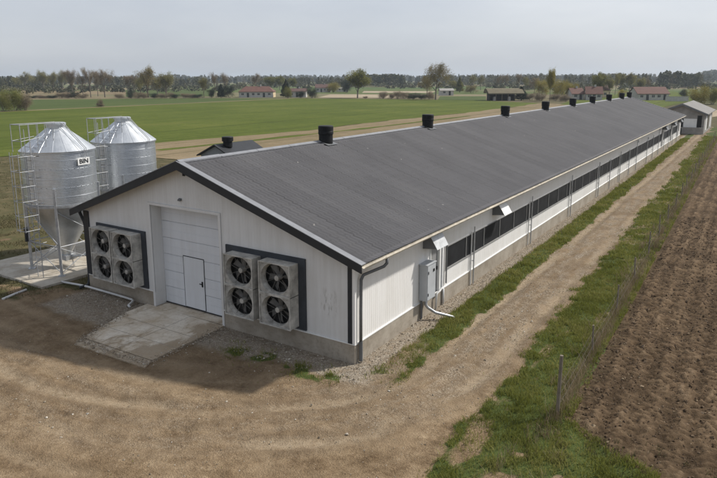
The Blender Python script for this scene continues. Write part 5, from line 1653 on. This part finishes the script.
# small grey shed at the far end of the track
SX0, SX1, SY0, SY1 = -4.6, 2.1, 93.2, 108.5
XRs, ZRs, ZEs = -.95, 4.45, 3.05
gs = thing('field_shed', 'grey gabled shed with a faded pink roof at the far end of the track', 'shed', (-1.2, 100, 0))
b = MB(); b.prism([(SX0, -.2), (SX1, -.2), (SX1, ZEs), (XRs, ZRs-.12), (SX0, ZEs-.05)], 'y', SY0, SY1); b.build('wall', 'grey_wall', gs)
b = MB()
b.prism([(XRs, ZRs-.08), (SX1+.45, ZEs-.17), (SX1+.45, ZEs-.05), (XRs, ZRs+.06)], 'y', SY0-.5, SY1+.4)
b.prism([(XRs-.001, ZRs-.08), (XRs-.001, ZRs+.06), (SX0-.4, ZEs-.1), (SX0-.4, ZEs-.22)], 'y', SY0-.5, SY1+.4)
rr_ = b.build('roof', 'pink_roof', gs)
b = MB()
for xa, za, xb, zb in ((XRs, ZRs, SX1+.47, ZEs-.11), (XRs, ZRs, SX0-.42, ZEs-.16)):
    b.add([(xa, y, za+dz) for y in (SY0-.55, SY0-.505) for dz in (-.2, .07)]+[(xb, y, zb+dz) for y in (SY0-.55, SY0-.505) for dz in (-.2, .07)],
          [(0, 1, 5, 4), (2, 6, 7, 3), (0, 4, 6, 2), (1, 3, 7, 5), (4, 5, 7, 6), (0, 2, 3, 1)])
b.build('verge_board', 'downpipe', rr_)
b = MB(); b.box(-.65, 1.1, SY0-.06, SY0-.002, .3, 2.25); b.build('sliding_door', 'white', gs)
b = MB(); b.box(1.15, 1.75, SY0-.05, SY0-.002, .9, 2.75); b.build('dark_doorway', 'dark_int', gs)
b = MB(); b.box(-1.5, -.75, SY0-.05, SY0-.002, .3, 2.3); b.build('dark_doorway', 'dark_int', gs)
b = MB(); b.box(-2.6, 2.05, SY0-.9, SY0-.7, .0, 1.0); b.build('low_wall', 'grey_wall', gs)
for i in range(3):
    b = MB(); y = SY0+2.2+i*4.2; b.box(SX1+.002, SX1+.04, y, y+1.8, .4, 2.5); b.build('window', 'white' if i != 1 else 'glass_dark', gs)
# dark barrel beside its door
b = MB(); b.lathe([(.28, 0), (.31, .3), (.31, .6), (.28, .9), (.25, .91)], (-1.0, SY0-1.6, 0), 16)
tag(b.build('barrel', 'black'), 'dark barrel in front of the grey shed at the track end', 'barrel')

# ------------------------------------------------------------------ haze
HAZE = True
if HAZE:
    b = MB(); b.box(-4010, 4010, -4010, 4010, -1.5, 45)
    nv = bpy.data.materials.new('thin_haze'); nv.use_nodes = True
    nt = nv.node_tree; nt.nodes.remove(nt.nodes['Principled BSDF'])
    v = nt.nodes.new('ShaderNodeVolumePrincipled'); v.inputs['Color'].default_value = (.80, .90, 1, 1); v.inputs['Density'].default_value = .00017
    v.inputs['Anisotropy'].default_value = .2
    nt.links.new(v.outputs[0], nt.nodes['Material Output'].inputs['Volume'])
    tag(b.build('haze', nv), kind='stuff')

# ------------------------------------------------------------------ light
wd = bpy.data.worlds.new('World'); SC.world = wd; wd.use_nodes = True
nt = wd.node_tree; N = nt.nodes; Lk = nt.links
sky = N.new('ShaderNodeTexSky'); sky.sky_type = 'NISHITA'; sky.sun_disc = False
EL = math.asin(SUN.z); AZ = math.atan2(SUN.x, SUN.y)
sky.sun_elevation = EL; sky.sun_rotation = AZ; sky.altitude = 100
sky.air_density = 1.0; sky.dust_density = 2.0; sky.ozone_density = 1.0
hs = N.new('ShaderNodeHueSaturation'); hs.inputs['Saturation'].default_value = .45
Lk.new(sky.outputs[0], hs.inputs['Color'])
tc = N.new('ShaderNodeTexCoord'); mp = N.new('ShaderNodeMapping'); mp.inputs['Scale'].default_value = (1.2, 1.2, 5.0)
nz = N.new('ShaderNodeTexNoise'); nz.inputs['Scale'].default_value = 1.6; nz.inputs['Detail'].default_value = 5; nz.inputs['Roughness'].default_value = .55
rp = N.new('ShaderNodeValToRGB'); rp.color_ramp.elements[0].position = .3; rp.color_ramp.elements[0].color = (.86, .885, .93, 1); rp.color_ramp.elements[1].position = .72; rp.color_ramp.elements[1].color = (1.12, 1.11, 1.10, 1)
Lk.new(tc.outputs['Generated'], mp.inputs[0]); Lk.new(mp.outputs[0], nz.inputs['Vector']); Lk.new(nz.outputs['Fac'], rp.inputs[0])
mx = N.new('ShaderNodeMix'); mx.data_type = 'RGBA'; mx.blend_type = 'MULTIPLY'; mx.inputs[0].default_value = 1
vl = N.new('ShaderNodeMix'); vl.data_type = 'RGBA'; vl.inputs[0].default_value = .62; vl.inputs[7].default_value = (5.1, 5.4, 5.95, 1)   # thin even cloud veil
Lk.new(hs.outputs[0], vl.inputs[6]); Lk.new(vl.outputs[2], mx.inputs[6]); Lk.new(rp.outputs[0], mx.inputs[7])
Lk.new(mx.outputs[2], N['Background'].inputs['Color']); N['Background'].inputs['Strength'].default_value = .125
sl = bpy.data.lights.new('sun', 'SUN'); sl.energy = 4.8; sl.angle = rad(2.6); sl.color = (1, .955, .88)
so_ = bpy.data.objects.new('sun', sl); COL.objects.link(so_); so_.location = (20, 30, 40)
so_.rotation_euler = Vector((0, 0, 1)).rotation_difference(SUN).to_euler()
SC.view_settings.view_transform = 'Standard'; SC.view_settings.look = 'None'
SC.view_settings.exposure = 0; SC.view_settings.gamma = 1
try: SC.view_settings.use_curve_mapping = False
except Exception: pass
SC.cycles.use_denoising = True
SC.cycles.max_bounces = 6
SC.cycles.volume_bounces = 0
